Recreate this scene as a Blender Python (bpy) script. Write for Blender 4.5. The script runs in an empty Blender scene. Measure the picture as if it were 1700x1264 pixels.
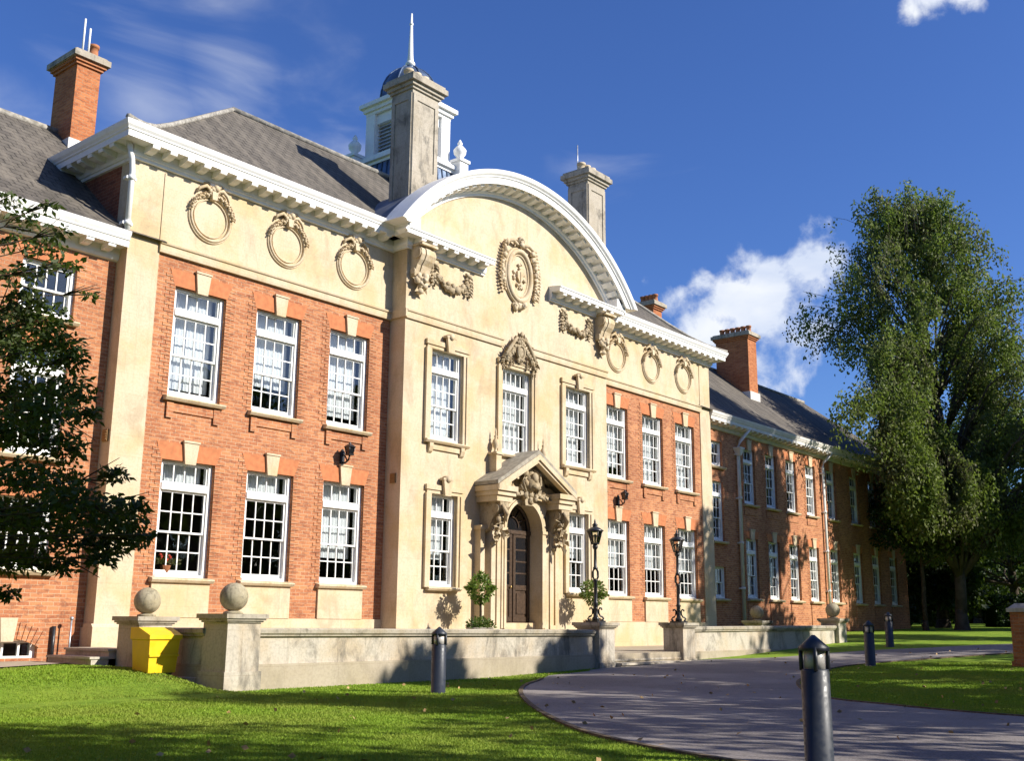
import bpy, bmesh, math, random
import numpy as np
from mathutils import Vector, Matrix
R = math.radians
random.seed(7)
SC = bpy.context.scene
COL = SC.collection

# ------------------------------------------------------------------ camera
cam_d = bpy.data.cameras.new('camera'); cam = bpy.data.objects.new('camera', cam_d); COL.objects.link(cam)
cr, cu, cf = (0.637057, -0.770778, 0.007761), (-0.172961, -0.133128, 0.97589), (0.751161, 0.62304, 0.218124)
CAM = Vector((-23.292, -19.6742, 0.1666))
cam.matrix_world = Matrix(((cr[0], cu[0], -cf[0], CAM.x), (cr[1], cu[1], -cf[1], CAM.y), (cr[2], cu[2], -cf[2], CAM.z), (0, 0, 0, 1)))
cam_d.sensor_width = 36; cam_d.lens = 38.01; cam_d.clip_end = 2000; cam_d.clip_start = 0.1
SC.camera = cam

# ------------------------------------------------------------------ light
SUN = Vector((0.45, -1.0, 0.65)).normalized()          # towards the sun
SUN_EL = math.asin(SUN.z); SUN_ROT = math.atan2(SUN.x, SUN.y)
sd = bpy.data.lights.new('sun', 'SUN'); sd.energy = 4.6; sd.angle = R(0.5); sd.color = (1.0, 0.94, 0.85)
so = bpy.data.objects.new('sun', sd); COL.objects.link(so)
so.rotation_euler = SUN.to_track_quat('Z', 'Y').to_euler()
SC.view_settings.view_transform = 'Standard'; SC.view_settings.look = 'None'
SC.view_settings.exposure = 0.76; SC.view_settings.gamma = 1.0
SKY_STRENGTH = 0.064

def build_world():
    w = bpy.data.worlds.new('World'); SC.world = w; w.use_nodes = True
    nt = w.node_tree; nt.nodes.clear(); L = nt.links.new
    out = nt.nodes.new('ShaderNodeOutputWorld'); bg = nt.nodes.new('ShaderNodeBackground')
    bg.inputs['Strength'].default_value = SKY_STRENGTH
    sky = nt.nodes.new('ShaderNodeTexSky'); sky.sky_type = 'NISHITA'; sky.sun_disc = False
    sky.sun_elevation = SUN_EL; sky.sun_rotation = SUN_ROT; sky.air_density = 1.0; sky.dust_density = 0.7; sky.ozone_density = 2.2
    hs = nt.nodes.new('ShaderNodeHueSaturation'); hs.inputs['Saturation'].default_value = 1.12; hs.inputs['Value'].default_value = 0.92
    hs.inputs['Hue'].default_value = 0.508
    L(sky.outputs[0], hs.inputs['Color'])
    tint = nt.nodes.new('ShaderNodeMix'); tint.data_type = 'RGBA'; tint.blend_type = 'MULTIPLY'; tint.inputs['Factor'].default_value = 1
    tint.inputs['B'].default_value = (.80, 1.08, 1.60, 1); L(hs.outputs[0], tint.inputs['A'])
    tc = nt.nodes.new('ShaderNodeTexCoord')
    nz = nt.nodes.new('ShaderNodeTexNoise'); nz.inputs['Scale'].default_value = 17; nz.inputs['Detail'].default_value = 9; nz.inputs['Roughness'].default_value = 0.58
    nz.inputs['Distortion'].default_value = 0.15
    L(tc.outputs['Generated'], nz.inputs['Vector'])
    nz2 = nt.nodes.new('ShaderNodeTexNoise'); nz2.inputs['Scale'].default_value = 5; nz2.inputs['Detail'].default_value = 7; nz2.inputs['Distortion'].default_value = 0.6
    mp = nt.nodes.new('ShaderNodeMapping'); mp.inputs['Scale'].default_value = (1, 1, 2.6); mp.inputs['Rotation'].default_value = (0.25, 0.2, 0)
    L(tc.outputs['Generated'], mp.inputs['Vector']); L(mp.outputs[0], nz2.inputs['Vector'])
    def M(op, a, b=None, c=None):
        n = nt.nodes.new('ShaderNodeMath'); n.operation = op
        for i, q in enumerate((a, b, c)):
            if q is None: continue
            if isinstance(q, (int, float)): n.inputs[i].default_value = q
            else: L(q, n.inputs[i])
        return n.outputs[0]
    def blobs(lst):
        acc = None
        for d, rad, amt in lst:
            v = nt.nodes.new('ShaderNodeVectorMath'); v.operation = 'DISTANCE'
            v.inputs[1].default_value = Vector(d).normalized(); L(tc.outputs['Generated'], v.inputs[0])
            q = M('MULTIPLY_ADD', v.outputs['Value'], -amt / rad, amt)
            acc = q if acc is None else M('MAXIMUM', acc, q)
        return acc
    cum = blobs([((.857, .417, .303), .05, 1.05), ((.872, .381, .307), .044, 1.05), ((.849, .440, .292), .042, .95), ((.829, .468, .306), .027, .8), ((.824, .485, .292), .024, .7),
                 ((.864, .425, .268), .058, .95), ((.849, .460, .262), .046, .8), ((.881, .396, .261), .05, .75), ((.869, .438, .232), .065, .55),
                 ((.830, .243, .502), .034, 1), ((.835, .226, .503), .03, 1), ((.830, .259, .494), .02, .8)])
    wis = blobs([((.382, .83, .406), .13, .8), ((.447, .785, .429), .10, .9), ((.502, .737, .452), .08, .9), ((.574, .679, .457), .12, .62),
                 ((.30, .87, .40), .16, .7), ((.50, .72, .48), .16, .45), ((.70, .60, .39), .14, .25)])
    def sstep(x, a, b):
        m = nt.nodes.new('ShaderNodeMapRange'); m.interpolation_type = 'SMOOTHSTEP'
        m.inputs['From Min'].default_value = a; m.inputs['From Max'].default_value = b; L(x, m.inputs['Value']); return m.outputs['Result']
    n1 = M('MULTIPLY_ADD', nz.outputs['Fac'], 3.0, -1.5)
    a1 = sstep(M('ADD', cum, n1), 0.12, 0.80)
    a1 = M('MULTIPLY', a1, M('GREATER_THAN', cum, -0.4))
    n2 = M('MULTIPLY_ADD', nz2.outputs['Fac'], 3.2, -1.75)
    a2 = M('MULTIPLY', sstep(M('ADD', wis, n2), 0.1, 1.2), 0.36)
    a = M('MINIMUM', M('MAXIMUM', a1, a2), 0.92)
    cc = nt.nodes.new('ShaderNodeMix'); cc.data_type = 'RGBA'
    L(sstep(nz2.outputs['Fac'], 0.35, 0.65), cc.inputs['Factor'])
    cc.inputs['A'].default_value = (6.6, 7.4, 9.0, 1); cc.inputs['B'].default_value = (9.6, 9.8, 10.0, 1)
    mix = nt.nodes.new('ShaderNodeMix'); mix.data_type = 'RGBA'
    L(a, mix.inputs['Factor']); L(tint.outputs['Result'], mix.inputs['A']); L(cc.outputs['Result'], mix.inputs['B'])
    L(mix.outputs['Result'], bg.inputs['Color']); L(bg.outputs[0], out.inputs['Surface'])
build_world()

# ------------------------------------------------------------------ mesh builder
_ico = {}
def ico(sub):
    if sub not in _ico:
        b = bmesh.new(); bmesh.ops.create_icosphere(b, subdivisions=sub, radius=1.0)
        _ico[sub] = ([v.co.copy() for v in b.verts], [[v.index for v in f.verts] for f in b.faces]); b.free()
    return _ico[sub]

class MB:
    def __init__(s): s.v = []; s.f = []; s.m = []; s.s = []
    def add(s, vs, fs, m=0, smooth=False):
        o = len(s.v); s.v += [tuple(p) for p in vs]
        for f in fs: s.f.append([i + o for i in f]); s.m.append(m); s.s.append(smooth)
        return s
    def box(s, x0, x1, y0, y1, z0, z1, m=0):
        return s.add([(x0, y0, z0), (x1, y0, z0), (x1, y1, z0), (x0, y1, z0), (x0, y0, z1), (x1, y0, z1), (x1, y1, z1), (x0, y1, z1)],
                     [(0, 3, 2, 1), (4, 5, 6, 7), (0, 1, 5, 4), (1, 2, 6, 5), (2, 3, 7, 6), (3, 0, 4, 7)], m)
    def taper(s, cx, cy, z0, z1, a0, b0, a1, b1, m=0):      # frustum with half sizes
        return s.add([(cx - a0, cy - b0, z0), (cx + a0, cy - b0, z0), (cx + a0, cy + b0, z0), (cx - a0, cy + b0, z0),
                      (cx - a1, cy - b1, z1), (cx + a1, cy - b1, z1), (cx + a1, cy + b1, z1), (cx - a1, cy + b1, z1)],
                     [(0, 3, 2, 1), (4, 5, 6, 7), (0, 1, 5, 4), (1, 2, 6, 5), (2, 3, 7, 6), (3, 0, 4, 7)], m)
    def prism(s, poly, axis, a, b, m=0):                    # extrude a 2-d polygon along an axis
        n = len(poly)
        def P(u, v, t): return {'x': (t, u, v), 'y': (u, t, v), 'z': (u, v, t)}[axis]
        vs = [P(u, v, a) for u, v in poly] + [P(u, v, b) for u, v in poly]
        fs = [list(range(n))[::-1], list(range(n, 2 * n))] + [(i, (i + 1) % n, n + (i + 1) % n, n + i) for i in range(n)]
        return s.add(vs, fs, m)
    def tube(s, pts, rad, n=8, m=0, cap=True):
        pts = [Vector(p) for p in pts]
        if not hasattr(rad, '__len__'): rad = [rad] * len(pts)
        rings = []
        for i, p in enumerate(pts):
            d = (pts[min(i + 1, len(pts) - 1)] - pts[max(i - 1, 0)]).normalized()
            a = d.cross(Vector((0, 0, 1))) if abs(d.z) < .95 else d.cross(Vector((1, 0, 0)))
            a.normalize(); b = d.cross(a)
            rings.append([p + (a * math.cos(2 * math.pi * k / n) + b * math.sin(2 * math.pi * k / n)) * rad[i] for k in range(n)])
        vs = [q for r in rings for q in r]; fs = []
        for i in range(len(pts) - 1):
            for k in range(n): fs.append((i * n + k, i * n + (k + 1) % n, (i + 1) * n + (k + 1) % n, (i + 1) * n + k))
        if cap: fs += [list(range(n))[::-1], [(len(pts) - 1) * n + k for k in range(n)]]
        return s.add(vs, fs, m, True)
    def lathe(s, cx, cy, prof, n=20, m=0, smooth=True, axis='z', rot=0.0, sx=1.0):
        vs = []; fs = []
        for r, z in prof:
            for k in range(n):
                t = 2 * math.pi * k / n + rot
                if axis == 'z': vs.append((cx + r * math.cos(t), cy + r * math.sin(t), z))
                else: vs.append((cx + r * math.cos(t) * sx, z, cy + r * math.sin(t)))
        for i in range(len(prof) - 1):
            for k in range(n): fs.append((i * n + k, i * n + (k + 1) % n, (i + 1) * n + (k + 1) % n, (i + 1) * n + k))
        fs += [list(range(n))[::-1], [(len(prof) - 1) * n + k for k in range(n)]]
        return s.add(vs, fs, m, smooth)
    def blob(s, c, r, m=0, sub=1, jit=.18, smooth=True, rnd=random):
        vs, fs = ico(sub)
        if not hasattr(r, '__len__'): r = (r, r, r)
        out = []
        for v in vs:
            k = 1 + rnd.uniform(-jit, jit)
            out.append((c[0] + v.x * r[0] * k, c[1] + v.y * r[1] * k, c[2] + v.z * r[2] * k))
        return s.add(out, fs, m, smooth)
    def ring(s, c, rx, rz, t, n=40, k=8, m=0, a0=0.0, a1=2 * math.pi, ty=None):   # oval torus in the xz plane
        ty = ty or t; closed = abs(a1 - a0 - 2 * math.pi) < 1e-6
        cnt = n if closed else n + 1; vs = []; fs = []
        for i in range(cnt):
            a = a0 + (a1 - a0) * i / n
            for j in range(k):
                b = 2 * math.pi * j / k
                vs.append((c[0] + (rx + t * math.cos(b)) * math.cos(a), c[1] + ty * math.sin(b), c[2] + (rz + t * math.cos(b)) * math.sin(a)))
        for i in range(n):
            i2 = (i + 1) % cnt
            for j in range(k): fs.append((i * k + j, i * k + (j + 1) % k, i2 * k + (j + 1) % k, i2 * k + j))
        return s.add(vs, fs, m, True)
    def sweep(s, prof, path, outs, m=0, cap=True):          # prof [(out, z)], path of xy points, outs: mitred out vector of each point
        n = len(prof); vs = []
        for (px, py), (ox, oy) in zip(path, outs):
            for o, z in prof: vs.append((px + ox * o, py + oy * o, z))
        fs = []
        for i in range(len(path) - 1):
            for j in range(n): fs.append((i * n + j, (i + 1) * n + j, (i + 1) * n + (j + 1) % n, i * n + (j + 1) % n))
        if cap: fs += [list(range(n)), [(len(path) - 1) * n + j for j in range(n)][::-1]]
        return s.add(vs, fs, m)
    def wall(s, y, x0, x1, z0, z1, holes, depth, m=0, mr=None):     # wall face looking to -y with holes and reveals
        mr = m if mr is None else mr
        xs = sorted({x0, x1} | {h[0] for h in holes} | {h[1] for h in holes})
        zs = sorted({z0, z1} | {h[2] for h in holes} | {h[3] for h in holes})
        xs = [x for x in xs if x0 <= x <= x1]; zs = [z for z in zs if z0 <= z <= z1]
        for i in range(len(xs) - 1):
            for j in range(len(zs) - 1):
                cx, cz = (xs[i] + xs[i + 1]) / 2, (zs[j] + zs[j + 1]) / 2
                if any(h[0] < cx < h[1] and h[2] < cz < h[3] for h in holes): continue
                s.add([(xs[i], y, zs[j]), (xs[i + 1], y, zs[j]), (xs[i + 1], y, zs[j + 1]), (xs[i], y, zs[j + 1])], [(0, 1, 2, 3)], m)
        for a, b, c, d in holes:
            e = y + depth
            s.add([(a, y, c), (b, y, c), (b, y, d), (a, y, d), (a, e, c), (b, e, c), (b, e, d), (a, e, d)],
                  [(0, 4, 5, 1), (1, 5, 6, 2), (2, 6, 7, 3), (3, 7, 4, 0)], mr)
        return s
    def build(s, name, mats, parent=None, loc=None):
        me = bpy.data.meshes.new(name); me.from_pydata(s.v, [], s.f)
        if not isinstance(mats, (list, tuple)): mats = [mats]
        for q in mats: me.materials.append(q)
        me.polygons.foreach_set('material_index', np.array(s.m, dtype=np.int32))
        me.polygons.foreach_set('use_smooth', np.array(s.s, dtype=bool))
        me.update(); box_uv(me)
        return link(name, me, parent, loc)

def box_uv(me):
    n = len(me.polygons); nl = len(me.loops)
    nor = np.empty(n * 3); me.polygons.foreach_get('normal', nor); nor = nor.reshape(-1, 3)
    ls = np.empty(n, dtype=np.int64); me.polygons.foreach_get('loop_start', ls)
    lt = np.empty(n, dtype=np.int64); me.polygons.foreach_get('loop_total', lt)
    vi = np.empty(nl, dtype=np.int64); me.loops.foreach_get('vertex_index', vi)
    co = np.empty(len(me.vertices) * 3); me.vertices.foreach_get('co', co); co = co.reshape(-1, 3)
    N = np.repeat(nor, lt, axis=0); p = co[vi]
    h = np.stack([-N[:, 1], N[:, 0], np.zeros(nl)], 1); ln = np.linalg.norm(h, axis=1)
    flat = ln < 0.15; h[flat] = (1, 0, 0); h[~flat] /= ln[~flat][:, None]
    v = np.cross(N, h)
    uv = np.stack([(p * h).sum(1), (p * v).sum(1)], 1)
    l = me.uv_layers.new(name='uv'); l.data.foreach_set('uv', uv.astype(np.float32).ravel())

def link(name, me, parent=None, loc=None):
    o = bpy.data.objects.new(name, me); COL.objects.link(o)
    if parent:
        o.parent = parent
        if loc is None:                                     # geometry given in world coordinates
            q = parent; base = Vector((0, 0, 0))
            while q: base += q.location; q = q.parent
            o.location = -base
    if loc is not None: o.location = loc
    return o
def tag(o, label=None, cat=None, group=None, kind=None):
    if label: o['label'] = label
    if cat: o['category'] = cat
    if group: o['group'] = group
    if kind: o['kind'] = kind
    return o
def thing(name, loc, label, cat, group=None, rz=0.0):
    o = bpy.data.objects.new(name, None); COL.objects.link(o); o.location = loc; o.rotation_euler = (0, 0, rz); o.empty_display_size = .2
    return tag(o, label, cat, group)
def copy_tree(o, parent=None):
    c = o.copy(); COL.objects.link(c); c.parent = parent
    for ch in [q for q in o.children]: copy_tree(ch, c)
    return c

# ------------------------------------------------------------------ materials
def mat(name):
    m = bpy.data.materials.new(name); m.use_nodes = True; nt = m.node_tree
    return m, nt, nt.nodes['Principled BSDF']
def nd(nt, t, **kw):
    n = nt.nodes.new(t)
    for k, v in kw.items():
        if k.startswith('_'): setattr(n, k[1:], v)
        else:
            s = n.inputs[k.replace('__', ' ')]
            if isinstance(v, bpy.types.NodeSocket): nt.links.new(v, s)
            else: s.default_value = v
    return n
def rgb(c): return (c[0], c[1], c[2], 1)
def coords(nt, kind='Object'):
    return nt.nodes.new('ShaderNodeTexCoord').outputs[kind]
def noise(nt, vec, scale, detail=4, rough=.55, stretch=None, dist=0):
    if stretch:
        vec = nd(nt, 'ShaderNodeMapping', Vector=vec, Scale=stretch).outputs[0]
    return nd(nt, 'ShaderNodeTexNoise', Vector=vec, Scale=scale, Detail=detail, Roughness=rough, Distortion=dist).outputs['Fac']
def ramp(nt, fac, a, b, lo=0.0, hi=1.0):
    n = nd(nt, 'ShaderNodeMapRange', Value=fac); n.interpolation_type = 'SMOOTHSTEP'
    n.inputs['From Min'].default_value = a; n.inputs['From Max'].default_value = b
    n.inputs['To Min'].default_value = lo; n.inputs['To Max'].default_value = hi
    return n.outputs['Result']
def mixc(nt, fac, a, b, mode='MIX'):
    n = nt.nodes.new('ShaderNodeMix'); n.data_type = 'RGBA'; n.blend_type = mode
    for s, v in (('Factor', fac), ('A', a), ('B', b)):
        i = n.inputs[s] if s == 'Factor' else [q for q in n.inputs if q.name == s and q.type == 'RGBA'][0]
        if s == 'Factor': i = n.inputs[0]
        if isinstance(v, bpy.types.NodeSocket): nt.links.new(v, i)
        else: i.default_value = rgb(v) if hasattr(v, '__len__') else v
    return [q for q in n.outputs if q.type == 'RGBA'][0]
def bump(nt, bsdf, h, strength=.3, dist=.02):
    b = nd(nt, 'ShaderNodeBump', Height=h, Strength=strength, Distance=dist); nt.links.new(b.outputs[0], bsdf.inputs['Normal'])

def m_brick(name, c1, c2, mortar, w=.235, h=.078):
    m, nt, b = mat(name); uv = coords(nt, 'UV'); ob = coords(nt)
    t = nd(nt, 'ShaderNodeTexBrick', Vector=uv, Color1=rgb(c1), Color2=rgb(c2), Mortar=rgb(mortar), Scale=1.0, Mortar__Size=.006, Mortar__Smooth=.3, Bias=0.0, Brick__Width=w, Row__Height=h)
    c = mixc(nt, ramp(nt, noise(nt, ob, 1.3, 5), .35, .75, 0, .42), t.outputs['Color'], (c2[0] * .62, c2[1] * .58, c2[2] * .6))
    c = mixc(nt, ramp(nt, noise(nt, uv, 4.2, 2, .4, stretch=(1, 3.0, 1)), .53, .62, 0, .5), c, (c2[0] * .5, c2[1] * .48, c2[2] * .6))
    c = mixc(nt, ramp(nt, noise(nt, ob, 26, 3), .45, .7, 0, .4), c, (c1[0] * 1.25, c1[1] * 1.25, c1[2] * 1.2))
    c = mixc(nt, ramp(nt, noise(nt, ob, .5, 4, stretch=(1, 1, .25)), .5, .72, 0, .3), c, (c2[0] * .5, c2[1] * .5, c2[2] * .55))
    nt.links.new(c, b.inputs['Base Color']); b.inputs['Roughness'].default_value = .9; b.inputs['Specular IOR Level'].default_value = .2
    hgt = nd(nt, 'ShaderNodeMath', _operation='MULTIPLY_ADD'); nt.links.new(t.outputs['Fac'], hgt.inputs[0]); hgt.inputs[1].default_value = -1.0
    nt.links.new(noise(nt, ob, 60, 2), hgt.inputs[2]); bump(nt, b, hgt.outputs[0], .45, .012)
    return m
def m_stone(name, base, stain, dark, joints=.25, bw=.95, bh=.42, grime=.35, rough=.85, scale=1.0):
    m, nt, b = mat(name); uv = coords(nt, 'UV'); ob = coords(nt)
    t = nd(nt, 'ShaderNodeTexBrick', Vector=uv, Color1=rgb((1, 1, 1)), Color2=rgb((.9, .88, .85)), Mortar=rgb((.62, .56, .48)), Scale=1.0, Mortar__Size=.005, Mortar__Smooth=.4, Brick__Width=bw, Row__Height=bh)
    c = mixc(nt, ramp(nt, noise(nt, ob, .9 * scale, 6, .6), .42, .68, 0, .75), base, stain)
    c = mixc(nt, ramp(nt, noise(nt, ob, 2.2 * scale, 6, .65, stretch=(1, 1, .22)), .5, .78, 0, .55), c, stain)
    c = mixc(nt, ramp(nt, noise(nt, ob, 1.5 * scale, 8, .7, stretch=(1, 1, .55), dist=.5), .49, .68, 0, grime), c, dark)
    c = mixc(nt, ramp(nt, noise(nt, ob, 5 * scale, 6, .7, stretch=(1, 1, .07)), .54, .74, 0, grime * .8), c, dark)
    c = mixc(nt, ramp(nt, noise(nt, ob, 22, 3), .4, .7, 0, .22), c, dark)
    c = mixc(nt, joints, c, t.outputs['Color'], 'MULTIPLY')
    nt.links.new(c, b.inputs['Base Color']); b.inputs['Roughness'].default_value = rough; b.inputs['Specular IOR Level'].default_value = .25
    bump(nt, b, noise(nt, ob, 30, 5), .25, .015)
    return m
def m_plain(name, col, rough=.5, var=.12, scale=6, metal=0, bumpy=0, spec=.5, dirt=None):
    m, nt, b = mat(name); ob = coords(nt)
    c = mixc(nt, ramp(nt, noise(nt, ob, scale, 5), .3, .7), tuple(x * (1 - var) for x in col), tuple(min(1, x * (1 + var)) for x in col))
    if dirt: c = mixc(nt, ramp(nt, noise(nt, ob, scale * .5, 7, .7, stretch=(1, 1, .5)), .55, .75, 0, dirt[1]), c, dirt[0])
    nt.links.new(c, b.inputs['Base Color']); b.inputs['Metallic'].default_value = metal; b.inputs['Specular IOR Level'].default_value = spec
    nt.links.new(ramp(nt, noise(nt, ob, scale * 2, 4), .3, .7, max(0, rough - .1), min(1, rough + .1)), b.inputs['Roughness'])
    if bumpy: bump(nt, b, noise(nt, ob, scale * 5, 4), bumpy, .01)
    return m
def m_slate(name, c1, c2, lich):
    m, nt, b = mat(name); uv = coords(nt, 'UV'); ob = coords(nt)
    t = nd(nt, 'ShaderNodeTexBrick', Vector=uv, Color1=rgb(c1), Color2=rgb(c2), Mortar=rgb(tuple(x * .35 for x in c1)), Scale=1.0, Mortar__Size=.016, Mortar__Smooth=.15, Brick__Width=.30, Row__Height=.23)
    c = mixc(nt, ramp(nt, noise(nt, uv, 3.0, 6, .65, stretch=(1, .16, 1)), .42, .72, 0, .7), t.outputs['Color'], lich)
    c = mixc(nt, ramp(nt, noise(nt, uv, 1.1, 5, .6, stretch=(1, .3, 1)), .45, .7, 0, .6), c, tuple(x * .55 for x in c1))
    c = mixc(nt, ramp(nt, noise(nt, ob, 9, 4, .7), .6, .75, 0, .5), c, (.16, .15, .10))
    nt.links.new(c, b.inputs['Base Color']); b.inputs['Roughness'].default_value = .8; b.inputs['Specular IOR Level'].default_value = .3
    hgt = nd(nt, 'ShaderNodeMath', _operation='MULTIPLY_ADD'); nt.links.new(t.outputs['Fac'], hgt.inputs[0]); hgt.inputs[1].default_value = -1.0
    nt.links.new(noise(nt, ob, 14, 3), hgt.inputs[2]); bump(nt, b, hgt.outputs[0], .6, .02)
    return m
def m_leaf(name, c1, c2, c3, trans=.35, rough=.5, spec=.3):
    m, nt, b = mat(name)
    g = nt.nodes.new('ShaderNodeNewGeometry'); ob = coords(nt)
    c = mixc(nt, g.outputs['Random Per Island'], c1, c2)
    c = mixc(nt, ramp(nt, noise(nt, ob, .55, 3), .42, .66, 0, .8), c, c3)
    nt.links.new(c, b.inputs['Base Color']); b.inputs['Roughness'].default_value = rough; b.inputs['Specular IOR Level'].default_value = spec
    tr = nt.nodes.new('ShaderNodeBsdfTranslucent'); tc = mixc(nt, .5, c, (.22, .34, .03)); nt.links.new(tc, tr.inputs[0])
    mx = nt.nodes.new('ShaderNodeMixShader'); mx.inputs[0].default_value = trans
    nt.links.new(b.outputs[0], mx.inputs[1]); nt.links.new(tr.outputs[0], mx.inputs[2])
    nt.links.new(mx.outputs[0], nt.nodes['Material Output'].inputs[0])
    return m
def m_glass(name, tint=(.86, .9, .92)):
    m, nt, b = mat(name); nt.nodes.remove(b)
    fr = nd(nt, 'ShaderNodeFresnel', IOR=1.5); tr = nd(nt, 'ShaderNodeBsdfTransparent', Color=rgb(tint)); gl = nd(nt, 'ShaderNodeBsdfGlossy', Roughness=.02)
    bp_ = nd(nt, 'ShaderNodeBump', Height=noise(nt, coords(nt), 1.7, 2), Strength=.06, Distance=.05); nt.links.new(bp_.outputs[0], gl.inputs['Normal'])
    f = nd(nt, 'ShaderNodeMath', _operation='MULTIPLY_ADD'); nt.links.new(fr.outputs[0], f.inputs[0]); f.inputs[1].default_value = 1.6; f.inputs[2].default_value = .03
    mx = nt.nodes.new('ShaderNodeMixShader'); nt.links.new(f.outputs[0], mx.inputs[0]); nt.links.new(tr.outputs[0], mx.inputs[1]); nt.links.new(gl.outputs[0], mx.inputs[2])
    nt.links.new(mx.outputs[0], nt.nodes['Material Output'].inputs[0])
    return m

BRICK = m_brick('red_brick', (.52, .228, .103), (.375, .142, .068), (.50, .38, .25))
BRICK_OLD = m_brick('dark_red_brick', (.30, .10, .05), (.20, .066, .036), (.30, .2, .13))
RUBBED = m_plain('rubbed_orange_brick', (.48, .175, .075), .85, .14, 9, bumpy=.1, spec=.2)
STONE = m_stone('buff_limestone', (.60, .495, .345), (.55, .40, .20), (.30, .235, .15), .3, grime=.42)
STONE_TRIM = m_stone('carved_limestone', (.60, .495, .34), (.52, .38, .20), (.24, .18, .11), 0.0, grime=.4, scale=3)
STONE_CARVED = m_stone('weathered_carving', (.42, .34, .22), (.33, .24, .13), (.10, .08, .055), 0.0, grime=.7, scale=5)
STONE_OLD = m_stone('weathered_terrace_stone', (.52, .475, .39), (.47, .37, .24), (.12, .11, .092), .6, 1.1, .72, grime=.8)
COPING = m_stone('lichen_stained_coping', (.42, .38, .30), (.36, .30, .2), (.075, .07, .055), .5, 1.2, 2.0, grime=.95, scale=1.6)
STONE_CHIM = m_stone('lichened_chimney_stone', (.44, .39, .31), (.36, .31, .23), (.12, .11, .09), .45, .7, .4, grime=.85, scale=1.6)
WHITE = m_plain('white_paint', (.80, .79, .75), .45, .03, 8, dirt=((.50, .47, .40), .55))
WHITE_DIRTY = m_plain('weathered_white_paint', (.66, .63, .57), .6, .06, 5, dirt=((.36, .33, .27), .5))
SLATE = m_slate('slate', (.095, .083, .068), (.132, .115, .092), (.20, .172, .135))
LEAD = m_plain('lead_sheet', (.17, .18, .20), .55, .2, 3, metal=.2, spec=.4)
LEAD_BLUE = m_plain('dome_lead', (.10, .14, .21), .35, .2, 3, metal=.4, spec=.5)
BLACK = m_plain('black_iron', (.018, .018, .02), .4, .2, 20, spec=.5)
WOOD = m_plain('dark_door_wood', (.055, .032, .018), .4, .3, 14, spec=.5)
GLASS = m_glass('window_glass')
GLASS_DARK = m_glass('lantern_glass', (.9, .88, .8))
BLIND = m_plain('white_blind_cloth', (.80, .80, .79), .9, .03, 3, spec=.1)
INSIDE = m_plain('room_gloom_plaster', (.085, .066, .05), .9, .3, 2, spec=.1)  # darkness of the unlit rooms put into the wall colour
POT = m_plain('terracotta_pot', (.36, .15, .07), .8, .15, 10, spec=.2)
POT_PALE = m_plain('buff_chimney_pot', (.52, .43, .30), .8, .12, 10, spec=.2)
YELLOW = m_plain('yellow_plastic', (.80, .50, .015), .42, .05, 4, spec=.4, dirt=((.45, .28, .03), .3))
GREYMETAL = m_plain('galvanised_metal', (.42, .43, .45), .4, .1, 8, metal=.6)
BOLLARD = m_plain('dark_grey_coated_metal', (.022, .027, .036), .46, .08, 12, spec=.5)
LENS = m_plain('frosted_lens', (.55, .52, .47), .25, .08, 12, spec=.6)
BARK = m_plain('bark', (.07, .055, .04), .95, .4, 8, bumpy=.6, spec=.1)
BIRCHBARK_SHADED = m_plain('shaded_birch_bark', (.085, .072, .058), .9, .3, 3, bumpy=.4, spec=.1, dirt=((.03, .027, .022), .9))  # shade on the trunk put into the bark colour, darker than bare birch
PAVING = m_stone('pale_paving', (.42, .36, .27), (.36, .30, .2), (.2, .17, .12), .4, .6, .6)
# ------------------------------------------------------------------ ground
def sm(a, b, t):
    u = np.clip((np.asarray(t, dtype=float) - a) / (b - a), 0, 1); return u * u * (3 - 2 * u)
GX = [-60, -6, 0, 5, 12, 22, 33, 60, 400]; GZ = [-.98, -.97, -.84, -.72, -.42, -.18, 0, .3, .8]
def gz(x, y):
    return np.interp(x, GX, GZ) + .33 * sm(-5.5, -3.0, y) * (1 - sm(-12.9, -12.1, x))

def m_lawn():
    m, nt, b = mat('lawn_turf'); ob = coords(nt)
    c = mixc(nt, ramp(nt, noise(nt, ob, .8, 5, .6), .35, .65), (.19, .31, .032), (.28, .39, .045))
    c = mixc(nt, ramp(nt, noise(nt, ob, 9, 5, .7), .4, .7, 0, .6), c, (.09, .165, .018))
    c = mixc(nt, ramp(nt, noise(nt, ob, 2.3, 6, .7), .6, .75, 0, .4), c, (.26, .25, .06))
    nt.links.new(c, b.inputs['Base Color']); b.inputs['Roughness'].default_value = .9; b.inputs['Specular IOR Level'].default_value = .1
    bump(nt, b, noise(nt, ob, 45, 4, .7), .8, .04); return m
def m_asphalt():
    m, nt, b = mat('asphalt'); ob = coords(nt)
    c = mixc(nt, ramp(nt, noise(nt, ob, .35, 6, .6), .35, .7), (.155, .134, .120), (.27, .24, .215))
    c = mixc(nt, ramp(nt, noise(nt, ob, 40, 3, .7), .4, .65, 0, .6), c, (.34, .31, .30))
    c = mixc(nt, ramp(nt, noise(nt, ob, 2.0, 7, .7), .55, .72, 0, .45), c, (.09, .078, .08))
    nt.links.new(c, b.inputs['Base Color']); b.inputs['Roughness'].default_value = .85; b.inputs['Specular IOR Level'].default_value = .3
    bump(nt, b, noise(nt, ob, 70, 3, .7), .6, .01); return m
LAWN = m_lawn(); ASPHALT = m_asphalt()

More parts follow.
